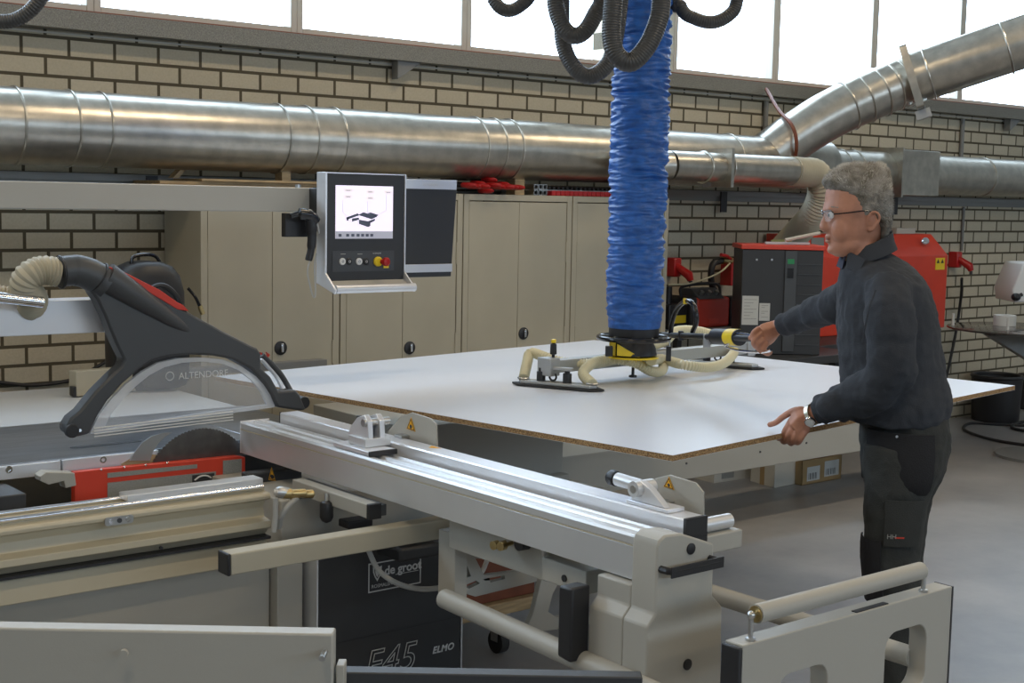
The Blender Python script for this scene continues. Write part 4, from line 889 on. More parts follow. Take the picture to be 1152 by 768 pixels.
# ================================================================ vacuum lifter
LZ = 1.118
L_ = atz(618, 412, LZ); R_ = atz(838, 391, LZ); ld = (R_-L_).normalized(); lw = Z_.cross(ld)
LCx = atz(713, 376, 1.235); LC = V(LCx.x, LCx.y, 0)
lf_ = thing('vacuum_lifter', 'blue-tubed vacuum lifter standing on the white panel with cream hoses', 'lifter', (LC.x, LC.y, PZ))
# wrinkled lift tube
TT = V(.012, .0, 0)
def tubeaxis(z): return LC + V(0, 0, z) + V(.00, .0, 0)*(z-1.2)
NZ, NA = 1000, 60; zb0, zt0 = 1.262, 4.33; rings = []
for i in range(NZ+1):
    z = zb0 + (zt0-zb0)*i/NZ; c = tubeaxis(z); ring = []
    env = min(1, (z-zb0)/.06)
    for k in range(NA):
        q = 2*math.pi*k/NA; nx, ny = math.cos(q), math.sin(q)
        f1 = noise.noise(V(nx*.9, ny*.9, z*40)); f2 = noise.noise(V(nx*2.2+7, ny*2.2, z*85)); f3 = noise.noise(V(nx, ny+3, z*9))
        rr = .106 + env*(.024*(.32-abs(f1)) + .009*(.32-abs(f2))) + .004*f3 - (1-env)*.006
        ring.append(c + V(nx*rr, ny*rr, 0))
    rings.append(ring)
MB().loft(rings).build('lift_tube', M['blue'], lf_, smooth=80)
cz = LC
MB().lathe(cz+V(0,0,1.232), Z_, [(0,.085),(0,.098),(.04,.098),(.04,.06)], 40).build('collar', M['black'], lf_)
MB().torus(cz+V(-.0,0,1.222), Z_, .137, .010, 56, 10).build('handle_ring', M['black_g'], lf_)
for q in (0.6, 2.2, 3.9, 5.3): MB().cyl(cz+V(.08*math.cos(q), .08*math.sin(q), 1.222), cz+V(.135*math.cos(q), .135*math.sin(q), 1.222), .008, 8).build('ring_spoke', M['black'], lf_)
MB().lathe(cz+V(0,0,1.152), Z_, [(0,.08),(.005,.092),(.03,.088),(.06,.072),(.08,.070)], 36).build('swivel_head', M['black'], lf_)
MB().lathe(cz+V(0,0,1.144), Z_, [(0,.10),(.007,.10)], 36).build('yellow_disc', M['yellow'], lf_)
MB().obox(cz - RT*.085 - FW*.04 + V(0,0,1.19), RT*.012, FW*.02, V(0,0,.035)).build('yellow_bracket', M['yellow'], lf_, bevel=.003)
MB().prism([cz-RT*.07-FW*.09+V(0,0,1.205), cz-RT*.07-FW*.09+V(0,0,1.16), cz+RT*.02-FW*.09+V(0,0,1.155)], FW*.01).build('yellow_gusset', M['yellow'], lf_)
MB().obox(cz - RT*.10 - FW*.07 + V(0,0,1.175), RT*.014, FW*.014, V(0,0,.02)).build('clamp_lever', M['black'], lf_, bevel=.003)
# cross beam
mbm = (L_+R_)*.5
MB().obox(mbm, ld*((R_-L_).length/2), lw*.028, V(0,0,.024)).build('cross_beam', M['zinc'], lf_, bevel=.003)
MB().obox(L_-ld*.004, ld*.026, lw*.036, V(0,0,.034)).build('beam_clamp', M['zinc'], lf_, bevel=.003)
MB().obox(R_+ld*.004, ld*.026, lw*.036, V(0,0,.034)).build('beam_clamp', M['zinc'], lf_, bevel=.003)
kb = MB().lathe(L_+ld*.02+V(0,0,.034), Z_, [(0,.006),(.01,.006),(.012,.013),(.05,.012),(.055,.006)], 16).build('locking_knob', M['black'], lf_)
MB().lathe(L_+ld*.02+V(0,0,.09), Z_, [(0,.010),(.012,.010),(.014,.004)], 12).build('knob_top', M['yellow'], kb)
p0_, p1_ = atz(576, 430, PZ+.006), atz(680, 439, PZ+.006); pc = (p0_+p1_)/2; pd = (p1_-p0_).normalized(); hl = (p1_-p0_).length/2
pw = Z_.cross(pd)
off = atz(812, 411, PZ+.006) - pc
def plate(c):
    o = MB().prism([c-pd*hl, c-pd*(hl-.045)-pw*.045, c+pd*(hl-.045)-pw*.045, c+pd*hl, c+pd*(hl-.045)+pw*.045, c-pd*(hl-.045)+pw*.045], (0,0,.008)).build('suction_plate', M['rubber'], lf_, bevel=.002)
    for v in o.data.vertices: pass
    o.location = (0,0,0)
    MB().prism([c-pd*(hl-.03)+V(0,0,.0085), c-pd*(hl-.05)-pw*.03+V(0,0,.0085), c+pd*(hl-.05)-pw*.03+V(0,0,.0085), c+pd*(hl-.03)+V(0,0,.0085), c+pd*(hl-.05)+pw*.03+V(0,0,.0085), c-pd*(hl-.05)+pw*.03+V(0,0,.0085)], (0,0,.012)).build('plate_body', M['zinc'], o, bevel=.002)
for c in (pc+V(0,0,-.004), pc+off+V(0,0,-.004)): plate(c)
for c, e in ((pc, L_), (pc+off, R_)):
    for s in (-.07, .04):
        b = c + pd*s + V(0,0,.012); MB().lathe(b, Z_, [(0,.017),(.04,.017),(.042,.010),(.055,.010)], 18).build('spring_foot', M['black'], lf_)
    MB().obox(c + V(0,0,.068), pd*.06, pw*.012, V(0,0,.006)).build('foot_bar', M['zinc'], lf_, bevel=.002)
    MB().torus(c+pd*-.02+V(0,0,.035), pw, .014, .004, 18, 8).build('lock_ring', M['black'], lf_)
hz_ = PZ+.05
def at(x, y, z): return atz(x, y, z)
h1 = [pc-pd*(hl-.05)+V(0,0,.02), at(593,408,1.115), at(597,397,1.145), at(612,401,1.14), at(632,407,1.125), at(665,409,1.12), at(700,402,1.13)]
h2 = [pc+pd*(hl-.05)+V(0,0,.02), at(656,420,1.095), at(668,408,1.125), at(690,404,1.135), at(714,408,1.12), at(732,417,1.085), at(744,417,1.075), at(746,407,1.09), at(739,396,1.12)]
h3 = [cz+V(.05,-.05,1.135), at(745,404,1.11), at(768,410,1.10), at(795,413,1.085), at(815,408,1.09), at(826,395,1.11), at(818,391,1.11), (pc+off)-pd*(hl-.08)+V(0,0,.05)]
h4 = [cz+V(.02,.08,1.155), at(745,385,1.17), at(762,372,1.20), at(790,373,1.19), at(810,382,1.15), at(805,395,1.09), (pc+off)-pd*(hl-.04)+V(0,0,.02)]
for h_ in (h1, h2, h3, h4):
    ribbed(h_, .0185, .0125, .0024, 18).build('vacuum_hose', M['hose_cr'], lf_)
for e in (pc-pd*(hl-.05), pc+pd*(hl-.05)):
    MB().torus(e+V(0,0,.022), Z_, .021, .004, 20, 6).build('hose_clamp', M['steel'], lf_)
q = at(722, 404, 1.10); MB().tube([q-RT*.045+V(0,0,.008), q+RT*.0, q+RT*.045-V(0,0,.005)], [.014,.016,.015], 14).build('grip', M['dkgray'], lf_)
q = at(712, 420, 1.065); MB().lathe(V(q.x,q.y,1.050), Z_, [(0,.016),(.008,.016),(.010,.006),(.06,.006)], 16).build('support_foot', M['black'], lf_)
# handle bar towards the man
HB0 = atz(745, 376.5, 1.215); HBd = 4.72
HB1 = atd(856, 381, HBd)
hb_ = MB().tube([cz+V(.0,0,1.215)+(HB0-cz-V(0,0,1.215))*.9, HB0, HB1], .0115, 14).build('handle_bar', M['black'], lf_)
def along(px, dx=0): 
    t = (px-745)/(856-745); return HB0.lerp(HB1, t)
MB().obox(along(769), RT*.010, FW*.014, V(0,0,.018)).build('bar_clamp', M['black'], lf_, bevel=.003)
MB().obox(along(800)+V(0,0,-.015), RT*.014, FW*.004, V(0,0,.026)).build('mount_plate', M['steel'], lf_, bevel=.001)
mo = MB().tube([along(812)+FW*.06+V(0,0,-.004), along(838)+FW*.06+V(0,0,-.004)], [.030,.030], 20).build('motor_housing', M['black'], lf_)
MB().tube([along(827)+FW*.06+V(0,0,-.004), along(837)+FW*.06+V(0,0,-.004)], [.031,.031], 20).build('yellow_band', M['yellow'], mo)
MB().tube(smoothpath([along(756), along(757)+V(0,0,.05), along(763)+V(0,0,.105), along(774)+V(0,0,.135), along(783)+V(0,0,.12), along(788)+FW*.02+V(0,0,.06), along(785)+FW*.05+V(0,0,.01)], 8), .010, 12).build('control_hose', M['black_g'], lf_)
MB().tube([along(774)+V(-.005,0,.135)-RT*.008, along(774)+V(-.005,0,.135)+RT*.006], .0115, 12).build('yellow_ring', M['yellow'], lf_)
MB().tube([along(755)+V(0,0,-.01), along(755)+V(0,0,-.045)], .003, 6).build('pendant_chain', M['steel'], lf_)
MB().obox(along(754)+V(0,0,-.075), RT*.010, FW*.008, V(0,0,.030)).build('pendant_switch', M['black'], lf_, bevel=.002)
lv = smoothpath([along(822)+V(0,0,-.035), along(835)+V(0,0,-.045), along(850)+V(0,0,-.047), along(861)+V(0,0,-.044), along(866)+V(0,0,-.036)], 5)
MB().tube(lv, .005, 10).build('chrome_lever', M['chrome'], lf_)
MB().tube([along(820)+V(0,0,-.03), along(830)+V(0,0,-.012)], .004, 8).build('lever_link', M['chrome'], lf_)
MB().tube(smoothpath([along(828)+V(0,0,.012)+FW*.01, along(838)+V(0,0,.016), along(850)+V(0,0,.008)], 5), .004, 8).build('chrome_lever', M['chrome'], lf_)

# ================================================================ hanging hoses at the top
def hang(pts, d, r, lab, dd=None):
    P_ = [atd(x, y, d + (dd[i] if dd else 0)) for i, (x, y) in enumerate(pts)]
    P_ = [V(P_[0].x, P_[0].y, 3.9)] + P_ + [V(P_[-1].x, P_[-1].y, 3.9)]
    return solo('hanging_hose', ribbed(P_, r*1.04, .009, .0008, 18), M['hose_dk'], lab, 'hose', 'dark ribbed hoses looping down from above')
hang([(52,-60),(50,-15),(38,8),(18,22),(-6,24),(-40,18),(-80,-10)], 4.2, .021, 'dark ribbed hose loop at the top left corner')
hang([(545,-60),(552,-12),(560,6),(572,12),(586,6),(598,-10),(606,-60)], 5.0, .023, 'small dark hose loop hanging left of the two big loops')
hang([(624,-80),(624,-5),(631,26),(644,40),(658,35),(670,15),(678,-5),(684,-80)], 4.75, .028, 'dark hose loop, the left and shallower of the two crossing loops')
hang([(634,-90),(632,10),(634,50),(646,76),(662,86),(680,76),(690,55),(698,0),(702,-80)], 5.0, .028, 'dark hose loop hanging lowest, just left of the blue tube')
hang([(694,-80),(690,0),(688,40),(694,62),(710,70),(728,52),(740,25),(744,0),(746,-80)], 4.6, .031, 'dark hose loop crossing in front of the blue tube')
hang([(758,-40),(766,8),(782,21),(802,25),(820,17),(829,0),(833,-60)], 5.2, .024, 'dark hose loop to the right of the blue tube')
solo('ceiling_suspension', MB().box(LC.x-.6, LC.x+.6, LC.y-.06, LC.y+.06, 4.40, 4.52).cyl((LC.x, LC.y, 4.34), (LC.x, LC.y, 4.41), .09), M['galv_old'], 'steel rail above the frame from which the blue lift tube hangs', 'rail')

# ================================================================ corner with compressor and dryer
bench = thing('steel_bench', 'dark steel bench carrying the red compressor and black dryer', 'bench', (7.8, 5.75, 0))
bzt = aty(700, 400, 6).z*0 + .83
dx0 = 6.30
CY_ = 6.06; rx0, rx1 = aty(906, 300, CY_).x, aty(1066, 300, CY_).x; bxe = 8.35
MB().box(dx0, 7.20, 5.28, 6.05, bzt-.05, bzt-.002).box(7.2005, bxe, 5.68, 6.05, bzt-.05, bzt-.002).box(7.45, bxe, 6.0505, 6.41, bzt-.05, bzt-.002).build('bench_top', M['anthr'], bench, bevel=.003)
for x, y in ((dx0+.02, 5.98), (7.12, 5.98), (bxe-.08, 5.7), (7.47, 6.33), (bxe-.08, 6.33)): boxm(x, x+.06, y, y+.06, 0, bzt-.051).build('bench_leg', M['anthr'], bench)
boxm(dx0+1.0, dx0+1.5, 5.69, 5.72, bzt-.12, bzt-.051).build('bench_apron', M['machine_dk'], bench)
DD = 8.40
def Q(x, y, dd=0): return atd(x, y, DD+dd)
ql, qr = Q(835, 300), Q(926, 300); wD = (qr-ql).length/2; dzt = Q(880, 281).z; qm = (ql+qr)/2
def dbox(name, m_, xa, xb, za, zb_, f0, f1, par, bevel=0):     # box given in the cabinet's own frame: across, height, depth from its front
    return MB().obox(V(qm.x, qm.y, (za+zb_)/2) + RT*((xa+xb)/2) + FW*((f0+f1)/2), RT*((xb-xa)/2), FW*((f1-f0)/2), UP*((zb_-za)/2)).build(name, m_, par, bevel=bevel)
dr_ = thing('air_dryer', 'black air dryer cabinet with red lid and vent slots, left of the man', 'dryer', (qm.x, qm.y, bzt))
dbox('dryer_body', M['anthr'], -wD, wD, bzt, dzt, 0, .34, dr_, .004)
dbox('red_lid', M['red_or'], -wD-.01, wD+.01, dzt+.001, dzt+.03, -.01, .35, dr_, .004)
def cx(px): return (px-880.5)*DD/FOC
dbox('front_column', M['dkgray'], cx(883), cx(896), bzt+.02, dzt-.005, -.012, -.0005, dr_, .002)
for k in range(9): dbox('vent_slat', M['dkgray'], cx(898), wD-.01, bzt+.06+.062*k, bzt+.064+.062*k, -.008, -.0005, dr_)
z_ = Q(889, 294).z; dbox('green_switch', mat('green_switch', (.02, .25, .08), .4), cx(889)-.02, cx(889)+.02, z_-.015, z_+.015, -.018, -.0125, dr_)
z_ = Q(889, 307).z; dbox('dryer_gauge', M['black_g'], cx(889)-.018, cx(889)+.018, z_-.03, z_+.03, -.018, -.0125, dr_)
for (xa, ya, xb, yb) in ((836.5,333,855,366),(856,341,868,361)):
    z0, z1 = Q(850, yb).z, Q(850, ya).z
    l_ = dbox('paper_sheet', M['paper'], cx(xa), cx(xb), z0, z1, -.002, -.0005, dr_)
    for k in range(7): dbox('print_line', M['printed'], cx(xa)+.012, cx(xb)-(.012+.02*(k % 3)), z1-(z1-z0)*(.12+.11*k)-.003, z1-(z1-z0)*(.12+.11*k), -.0026, -.002, l_)
for px in (851, 868): dbox('screw', M['steel'], cx(px)-.006, cx(px)+.006, Q(px, 292).z-.006, Q(px, 292).z+.006, -.004, -.0005, dr_, .002)
cp = thing('compressor', 'large red compressor cabinet with slanted top behind the man', 'compressor', (rx0, CY_, bzt))
cz1, cz2 = aty(1064, 287, CY_).z, aty(1045, 263, 6.25).z
MB().prism([(rx0, CY_, bzt), (rx0, CY_, cz1), (rx0, 6.22, cz2), (rx0, 6.42, cz2), (rx0, 6.42, bzt)], (rx1-rx0, 0, 0)).build('compressor_body', M['red_or'], cp, bevel=.006)
q = aty(1041, 272, 6.12); MB().ball((q.x, q.y, q.z+.005), .05, .012, .03, n=20, m=10).build('oval_badge', M['chrome'], cp)
a_ = aty(1055, 293, CY_); boxm(a_.x-.03, a_.x+.09, CY_-.003, CY_-.0005, a_.z-.07, a_.z+.02).build('yellow_sticker', M['yellow'], cp)
for dx in (.0, .055): MB().prism([(a_.x-.02+dx, CY_-.004, a_.z-.02), (a_.x+.02+dx, CY_-.004, a_.z-.02), (a_.x+dx, CY_-.004, a_.z+.012)], (0, -.0006, 0)).build('sticker_symbol', M['ink_dk'], cp)
q = aty(912, 272, CY_); boxm(q.x-.0, q.x+.14, CY_-.007, CY_-.0005, q.z-.05, q.z+.03).build('control_panel', M['machine_dk'], cp, bevel=.002)
q = aty(1012, 258, 6.3); boxm(q.x-.12, q.x+.12, 6.24, 6.40, cz2+.001, cz2+.045).build('top_vent', M['cardw'], cp, bevel=.003)
# clutter on the dryer
def on_lid(px, f, z): return V(qm.x, qm.y, dzt+.031+z) + RT*cx(px) + FW*f
solo('board_strip', MB().obox(on_lid(888, .10, .008), RT*.14+FW*.02, FW*.03, (0,0,.007)), M['laminate_gray'], 'flat pale strip lying on the red lid of the dryer', 'board', bevel=.001)
solo('pale_stick', MB().tube([on_lid(884, .05, .028), on_lid(925, .10, .075)], .011, 8), M['cardw'], 'pale stick on the dryer pointing at the man\'s mouth', 'stick')
solo('olive_tool', MB().tube([on_lid(872, .17, .013), on_lid(896, .19, .018)], .012, 10), mat('olive_tool', (.18, .20, .06), .5), 'short olive tool lying on the dryer lid', 'tool')
# wall fittings here
def plug(px, py, lab, Yp, s=1.):
    q = aty(px, py, Yp); t_ = thing('red_socket', lab, 'socket', tuple(q))
    MB().obox(q+V(0,.03,.02*s), (.05*s,0,0), (0,.045,0), (0,0,.09*s)).build('socket_box', M['red_pl'], t_, bevel=.01)
    MB().tube([q+V(.0,-.0,.03*s), q+V(.04*s,-.09,-.05*s), q+V(.05*s,-.10,-.10*s)], [.035*s,.045*s,.03*s], 16).build('plug', M['red_pl'], t_)
    MB().tube([q+V(.05*s,-.10,-.10*s), q+V(.05*s,-.10,-.14*s)], .018*s, 12).build('gland', M['dkgray'], t_); return t_
plug(761, 303, 'red power socket on the wall directly right of the blue tube', 6.38, .7)
plug(1078, 294, 'red power socket with plug on the wall at the right edge', 6.38, .72)
solo('power_cable', MB().tube(smoothpath([aty(1082,313,6.26), aty(1081,335,6.36), aty(1076,370,6.40), aty(1070,400,6.40), aty(1066,418,6.40), aty(1060,440,6.40)], 8), .012, 8), M['black'], 'black cable hanging from the right-hand red socket', 'cable')
vb = thing('red_valve', 'small red valve box with lever on the wall left of the dryer', 'valve', tuple(aty(828, 305, 6.3)))
a_, b_ = aty(823, 291, 6.3), aty(834, 321, 6.3)
boxm(a_.x, b_.x, 6.3, 6.40, b_.z, a_.z).build('valve_box', M['red_pl'], vb, bevel=.006)
MB().tube([aty(811,286.5,6.25), aty(818,288,6.25), aty(823,293,6.27)], .012, 8).build('valve_lever', M['red_pl'], vb)
MB().cyl(aty(812,293,6.28), aty(822,293,6.28), .026, 14).build('brass_fitting', M['brass'], vb)
MB().tube(smoothpath([aty(812,293,6.28), aty(803,296,6.28), aty(800,306,6.28), aty(801,320,6.28), aty(806,331,6.28)], 6), .022, 12).build('supply_hose', M['black'], vb)
solo('thin_cable', MB().tube(smoothpath([aty(752,320,6.2), aty(775,319,6.2), aty(800,311,6.2), aty(813,304,6.2), aty(821,296,6.24)], 6), .006, 8), M['hose_cr'], 'thin cream cable between the left red socket and the red valve', 'cable')
# tool bench with charger
tbz = aty(800, 369, 6.1).z
tl = thing('tool_trolley', 'dark trolley behind the white panel carrying the red charger', 'trolley', (6.9, 6.1, 0))
tx0, tx1 = 6.30, 7.15
MB().box(tx0, tx1, 6.07, 6.42, tbz-.03, tbz-.001).build('trolley_top', M['machine_dk'], tl, bevel=.003)
for x in (tx0+.02, tx1-.06):
    for y in (6.08, 6.36): boxm(x, x+.04, y, y+.04, 0, tbz-.031).build('trolley_leg', M['anthr'], tl)
boxm(tx0+.061, tx1-.061, 6.08, 6.40, .3, .33).build('trolley_shelf', M['anthr'], tl)
YC = .12
a_, b_ = aty(781, 333, 6.12), aty(822, 365, 6.12)
ch = thing('battery_charger', 'red and black charger with a carry handle behind the white panel', 'charger', (a_.x, 6.12, tbz))
boxm(a_.x+.03, b_.x-.01, 6.12, 6.32, tbz+.001, tbz+.20).build('charger_body', M['red'], ch, bevel=.02)
boxm(a_.x-.03, a_.x+.028, 6.11, 6.33, tbz+.001, tbz+.21).build('charger_end', M['black'], ch, bevel=.02)
boxm(b_.x-.009, b_.x+.02, 6.11, 6.33, tbz+.001, tbz+.20).build('charger_end', M['black'], ch, bevel=.01)
MB().prism([(a_.x+.05, 6.115, tbz+.19), (a_.x+.05, 6.20, tbz+.255), (a_.x+.05, 6.30, tbz+.255), (a_.x+.05, 6.30, tbz+.19)], (.24,0,0)).build('control_top', M['dkgray'], ch, bevel=.004)
for k in range(3): MB().cyl((a_.x+.10+.07*k, 6.155, tbz+.22), (a_.x+.10+.07*k, 6.14, tbz+.24), .014, 12).build('dial', M['steel'], ch)
boxm(a_.x+.14, a_.x+.24, 6.117, 6.1195, tbz+.03, tbz+.06).build('red_label', M['red_or'], ch)
MB().tube(smoothpath([(a_.x-.02, 6.22, tbz+.20), (a_.x+.0, 6.22, tbz+.27), (b_.x-.05, 6.22, tbz+.28), (b_.x, 6.22, tbz+.20)], 6), .010, 10).build('carry_handle', M['black'], ch)
a_, b_ = aty(756, 335, 6.15), aty(777, 362, 6.15)
tc_ = thing('tool_case', 'black tool case with yellow marking beside the blue tube base', 'case', (6.4, 6.15, tbz))
boxm(6.31, b_.x-.02, 6.15, 6.35, tbz+.001, tbz+.16).build('case_body', M['black'], tc_, bevel=.01)
boxm(6.35, b_.x-.05, 6.146, 6.1495, tbz+.04, tbz+.09).build('yellow_mark', M['yellow'], tc_)
MB().cyl((6.40, 6.25, tbz+.16), (6.40, 6.25, tbz+.27), .025, 12).build('case_post', M['black'], tc_)
a_ = aty(812, 369, 5.98)
# right: round table, roll, bin
TYc = 5.25
tc0 = aty(1152, 367, TYc); tz = tc0.z; Rt = (tc0 - aty(1069, 367.5, TYc + .0)).length*.80
tip = atz(1069, 367.5, tz); ctr = V(tip.x, tip.y, tz) + RT*.52
rt = thing('round_table', 'dark round tabletop on a slanted grey support at the right edge', 'table', (ctr.x, ctr.y, 0))
MB().lathe(ctr+V(0,0,-.014), Z_, [(0,.515),(.003,.52),(.013,.52),(.014,.515)], 64).build('table_top', M['glassdk'], rt)
MB().prism([atd(1112,377,9.6), atd(1152,377,9.6), atd(1165,377,9.6), atd(1165,410,9.6)], FW*.15).build('slanted_support', M['machine_dk'], rt, bevel=.004)
MB().cyl(V(ctr.x, ctr.y, 0.02)+RT*.18, V(ctr.x, ctr.y, tz-.02)+RT*.18, .05, 20).build('table_column', M['machine_dk'], rt)
MB().cyl(V(ctr.x, ctr.y, 0)+RT*.18, V(ctr.x, ctr.y, .02)+RT*.18, .32, 32).build('table_base', M['machine_dk'], rt)
q = atz(1130, 366, tz+.001); tr = MB().holed([q+V(.078*math.cos(k/32*6.2832), .078*math.sin(k/32*6.2832), 0) for k in range(32)], [[q+V(.04*math.cos(k/32*6.2832), .04*math.sin(k/32*6.2832), 0) for k in range(32)]], (0,0,.075))
solo('tape_roll', tr, M['paper'], 'white tape roll lying on the round table', 'roll')
for px, lab in ((1072, 'small white peg standing at the left rim of the round table'), (1133.5, 'small white peg standing in front of the tape roll')):
    q = atz(px, 366 if px < 1100 else 371, tz+.001); solo('white_peg', MB().cyl(q, q+V(0,0,.085), .010, 12), M['paper'], lab, 'peg')
wm = thing('white_machine', 'edge of a white machine housing with a black knob at the right border', 'machine', (11, 5.6, 0))
g = [atd(x,y,10.2) for x, y in ((1141,340),(1139,326),(1152,296),(1190,296),(1190,340))]
MB().prism(g, FW*.4).build('housing', M['white'], wm, bevel=.01)
MB().ball(atd(1143,334,10.18), .035, .035, .03).build('knob', M['black'], wm)
MB().tube([atd(1143,334,10.18), atd(1150,331,10.18)], .014, 10).build('knob_lever', M['black'], wm)
g0 = atd(1190,345,10.4); MB().cyl(V(g0.x, g0.y, 0), g0+V(0,0,.05), .06, 16).build('machine_column', M['machine_dk'], wm)
# bin
q = atz(1118, 475, 0) + FW*.2; bc_ = V(q.x, min(q.y, 6.20), 0)
bn = thing('waste_bin', 'black round plastic bin on the floor by the wall at right', 'bin', tuple(bc_))
MB().lathe(bc_, Z_, [(0,.16),(0,.185),(.02,.19),(.36,.205),(.365,.19),(.03,.17)], 40).build('bin_body', M['black'], bn)
MB().torus(bc_+V(0,0,.37), Z_, .20, .015, 48, 10).build('bin_rim', M['black'], bn)
solo('dark_crate', MB().obox(atz(1168, 462, 0)+V(.1,.1,.16), (.16,0,0), (0,.15,0), (0,0,.158)), M['black'], 'dark crate partly out of frame beside the bin', 'crate', bevel=.01)
solo('floor_cable', MB().tube(smoothpath([atz(1165,502,.012), atz(1125,496,.012), atz(1098,489,.012), atz(1084,482,.012), atz(1092,476,.012), atz(1120,477,.012), atz(1165,479,.012)], 8), .011, 8), M['black'], 'black cable looping over the floor at the right edge', 'cable')
solo('floor_cable', MB().tube(smoothpath([atz(1170,486,.012), atz(1150,484,.012), atz(1138,480,.012), atz(1150,474.5,.012), atz(1172,473,.012)], 8), .012, 8), M['rubber'], 'second short cable on the floor beneath the dark crate', 'cable')
# ================================================================ the man
D = 4.25; SC = FOC/D          # pixels per metre at his distance
def ringh(y, xl, xr, hd, d=D, n=28, ex=1., tilt=0):     # horizontal section: image-left x, image-right x, half depth
    c = atd((xl+xr)/2, y, d); w_ = (xr-xl)/2*d/FOC; out = []
    for k in range(n):
        q = 2*math.pi*k/n; a, b = math.cos(q), math.sin(q)
        a = math.copysign(abs(a)**ex, a); b = math.copysign(abs(b)**ex, b)
        out.append(c + RT*(w_*a) + FW*(hd*b) + UP*(tilt*w_*a))
    return out
def lofth(rows, d=D, n=28, ex=1., m=None):
    m = m or MB(); m.loft([ringh(r[0], r[1], r[2], r[3], r[4] if len(r) > 4 else d, n, ex) for r in rows]); return m
root = atd(1005, 470, D)
man = thing('person', 'grey-haired man in dark sweater and work trousers gripping the white panel and the lifter bar', 'person', (root.x, root.y, 0))
# --- body: head, neck, hands and the limbs inside the clothes, one voxel-fused surface
b = MB()
head = [(189,953,983,.030),(193,944,990,.048),(200,936,995,.064),(209,931,998,.073),(218,929,999.5,.077),(228,928,999.5,.078),(234,926.3,999,.077),(237,925.6,998.5,.076),(241,928.2,998,.075),(246,929.5,997,.073),(252,930,996,.071),(258,930,995,.068),(263,930.5,994,.065),(267,931.5,992,.061),(272,932.5,990,.056),(277,932,986,.052),(282,932.5,980,.046),(286,935,972,.038),(289,941,962,.026)]
b.loft([ringh(y, xl, xr, hd, D, 32) for y, xl, xr, hd in head])
def P(x, y, d=D): return atd(x, y, d)
# nose, lips, chin, ear, brow
b.loft([[P(x, y)+FW*s*w_ + RT*0 for x, s in ((xf, 0),(xf+3,1),(xf+9,1.5),(xf+9,-1.5),(xf+3,-1))] for y, xf, w_ in ((237,925.5,.006),(243,925.5,.007),(249,923.2,.009),(254,921.2,.012),(257,921.5,.014),(260,924.5,.013),(262,928.5,.010))])
b.ball(P(930.6,266.0), .007, .019, .0045, (RT, FW, UP), 14, 8)
b.ball(P(931.0,271.3), .008, .018, .0050, (RT, FW, UP), 14, 8)
b.ball(P(934.5,281), .011, .020, .012, (RT, FW, UP), 14, 8)
b.ball(P(929.5,235.5), .008, .045, .008, (RT, FW, UP), 14, 8)
for s in (-1, 1):
    ec = P(974.5, 248.5) + FW*(s*.076)
    b.ball(ec, .016, .007, .030, ((RT*.96+UP*.1).normalized(), FW, (UP*.97 - RT*.12).normalized()), 18, 10)
    b.tube(smoothpath([ec+RT*x_*.001+UP*z_*.001+FW*s*o_ for x_, z_, o_ in ((-13,4,.004),(-12,18,.007),(-3,28,.010),(8,27,.013),(16,17,.014),(16,3,.013),(9,-12,.010),(2,-24,.007),(-6,-27,.005))], 5), .0045, 10)
    b.ball(ec - UP*.024 - RT*.004, .009, .006, .010, (RT, FW, UP), 12, 8)
    b.ball(P(946, 258)+FW*s*.036, .038, .026, .044, (RT, FW, UP), 18, 10)     # cheek
    b.ball(P(958, 274)+FW*s*.040, .040, .018, .026, ((RT*.9+UP*.42).normalized(), FW, (UP*.9-RT*.42).normalized()), 18, 10)     # jaw
# neck and inner trunk
b.tube([P(962,262), P(966,275), P(972,290), P(982,308)], [.056,.056,.058,.075], 24)
lofth([(305,962,1012,.11),(330,955,1035,.16),(370,955,1040,.16),(420,958,1045,.15),(470,970,1045,.13),(510,990,1040,.10)], m=b)
dn, df = D-.10, D+.10
for dd in (dn, df): b.tube([P(1014,500,D+(dd-D)*.75), P(1007,560,dd), P(1004,640,dd), P(1006,730,dd), P(1010,805,dd), P(1008,840,dd)], [.045,.055,.050,.046,.038,.038], 18)
b.tube([P(1000,325,D-.17), P(1004,380,D-.20), P(998,430,D-.19), P(960,446,D-.10), P(925,462,4.19), P(911,467.5,4.22)], [.05,.045,.042,.038,.030,.027], 18)
b.tube([P(965,325,D+.17), P(940,345,4.52), P(905,358,4.66), P(880,366,4.74), P(874,368,4.76)], [.05,.042,.036,.029,.026], 18)
# near hand on the panel edge
hn = 4.24
b.loft([[P(x, y, hn+dz) for x, y, dz in r] for r in (
    [(913,459,.0),(916,465,-.018),(916,472,-.018),(912,477,.0),(909,472,.018),(909,464,.018)],
    [(903,457,.01),(907,465,-.016),(910,476,-.016),(912,485,.0),(905,478,.022),(901,466,.024)],
    [(893,462,.02),(897,470,-.010),(903,481,-.012),(908,490,.0),(899,484,.026),(892,473,.030)],
    [(886,471,.03),(889,478,.0),(896,487,-.006),(904,492,.0),(894,489,.026),(886,480,.034)])])
def finger(pts, r0, r1, m=b):
    pp = smoothpath([P(*p) for p in pts], 4); n = len(pp)
    m.tube(pp, [r0 + (r1-r0)*i/(n-1) for i in range(n)], 10); m.ball(pp[-1], r1, n=10, m=8); m.ball(pp[0], r0, n=10, m=8)
finger([(902,461,4.255),(893,462,4.27),(882,468,4.30),(873,475,4.315),(866,477.5,4.325)], .0125, .0088)       # thumb on top of the panel
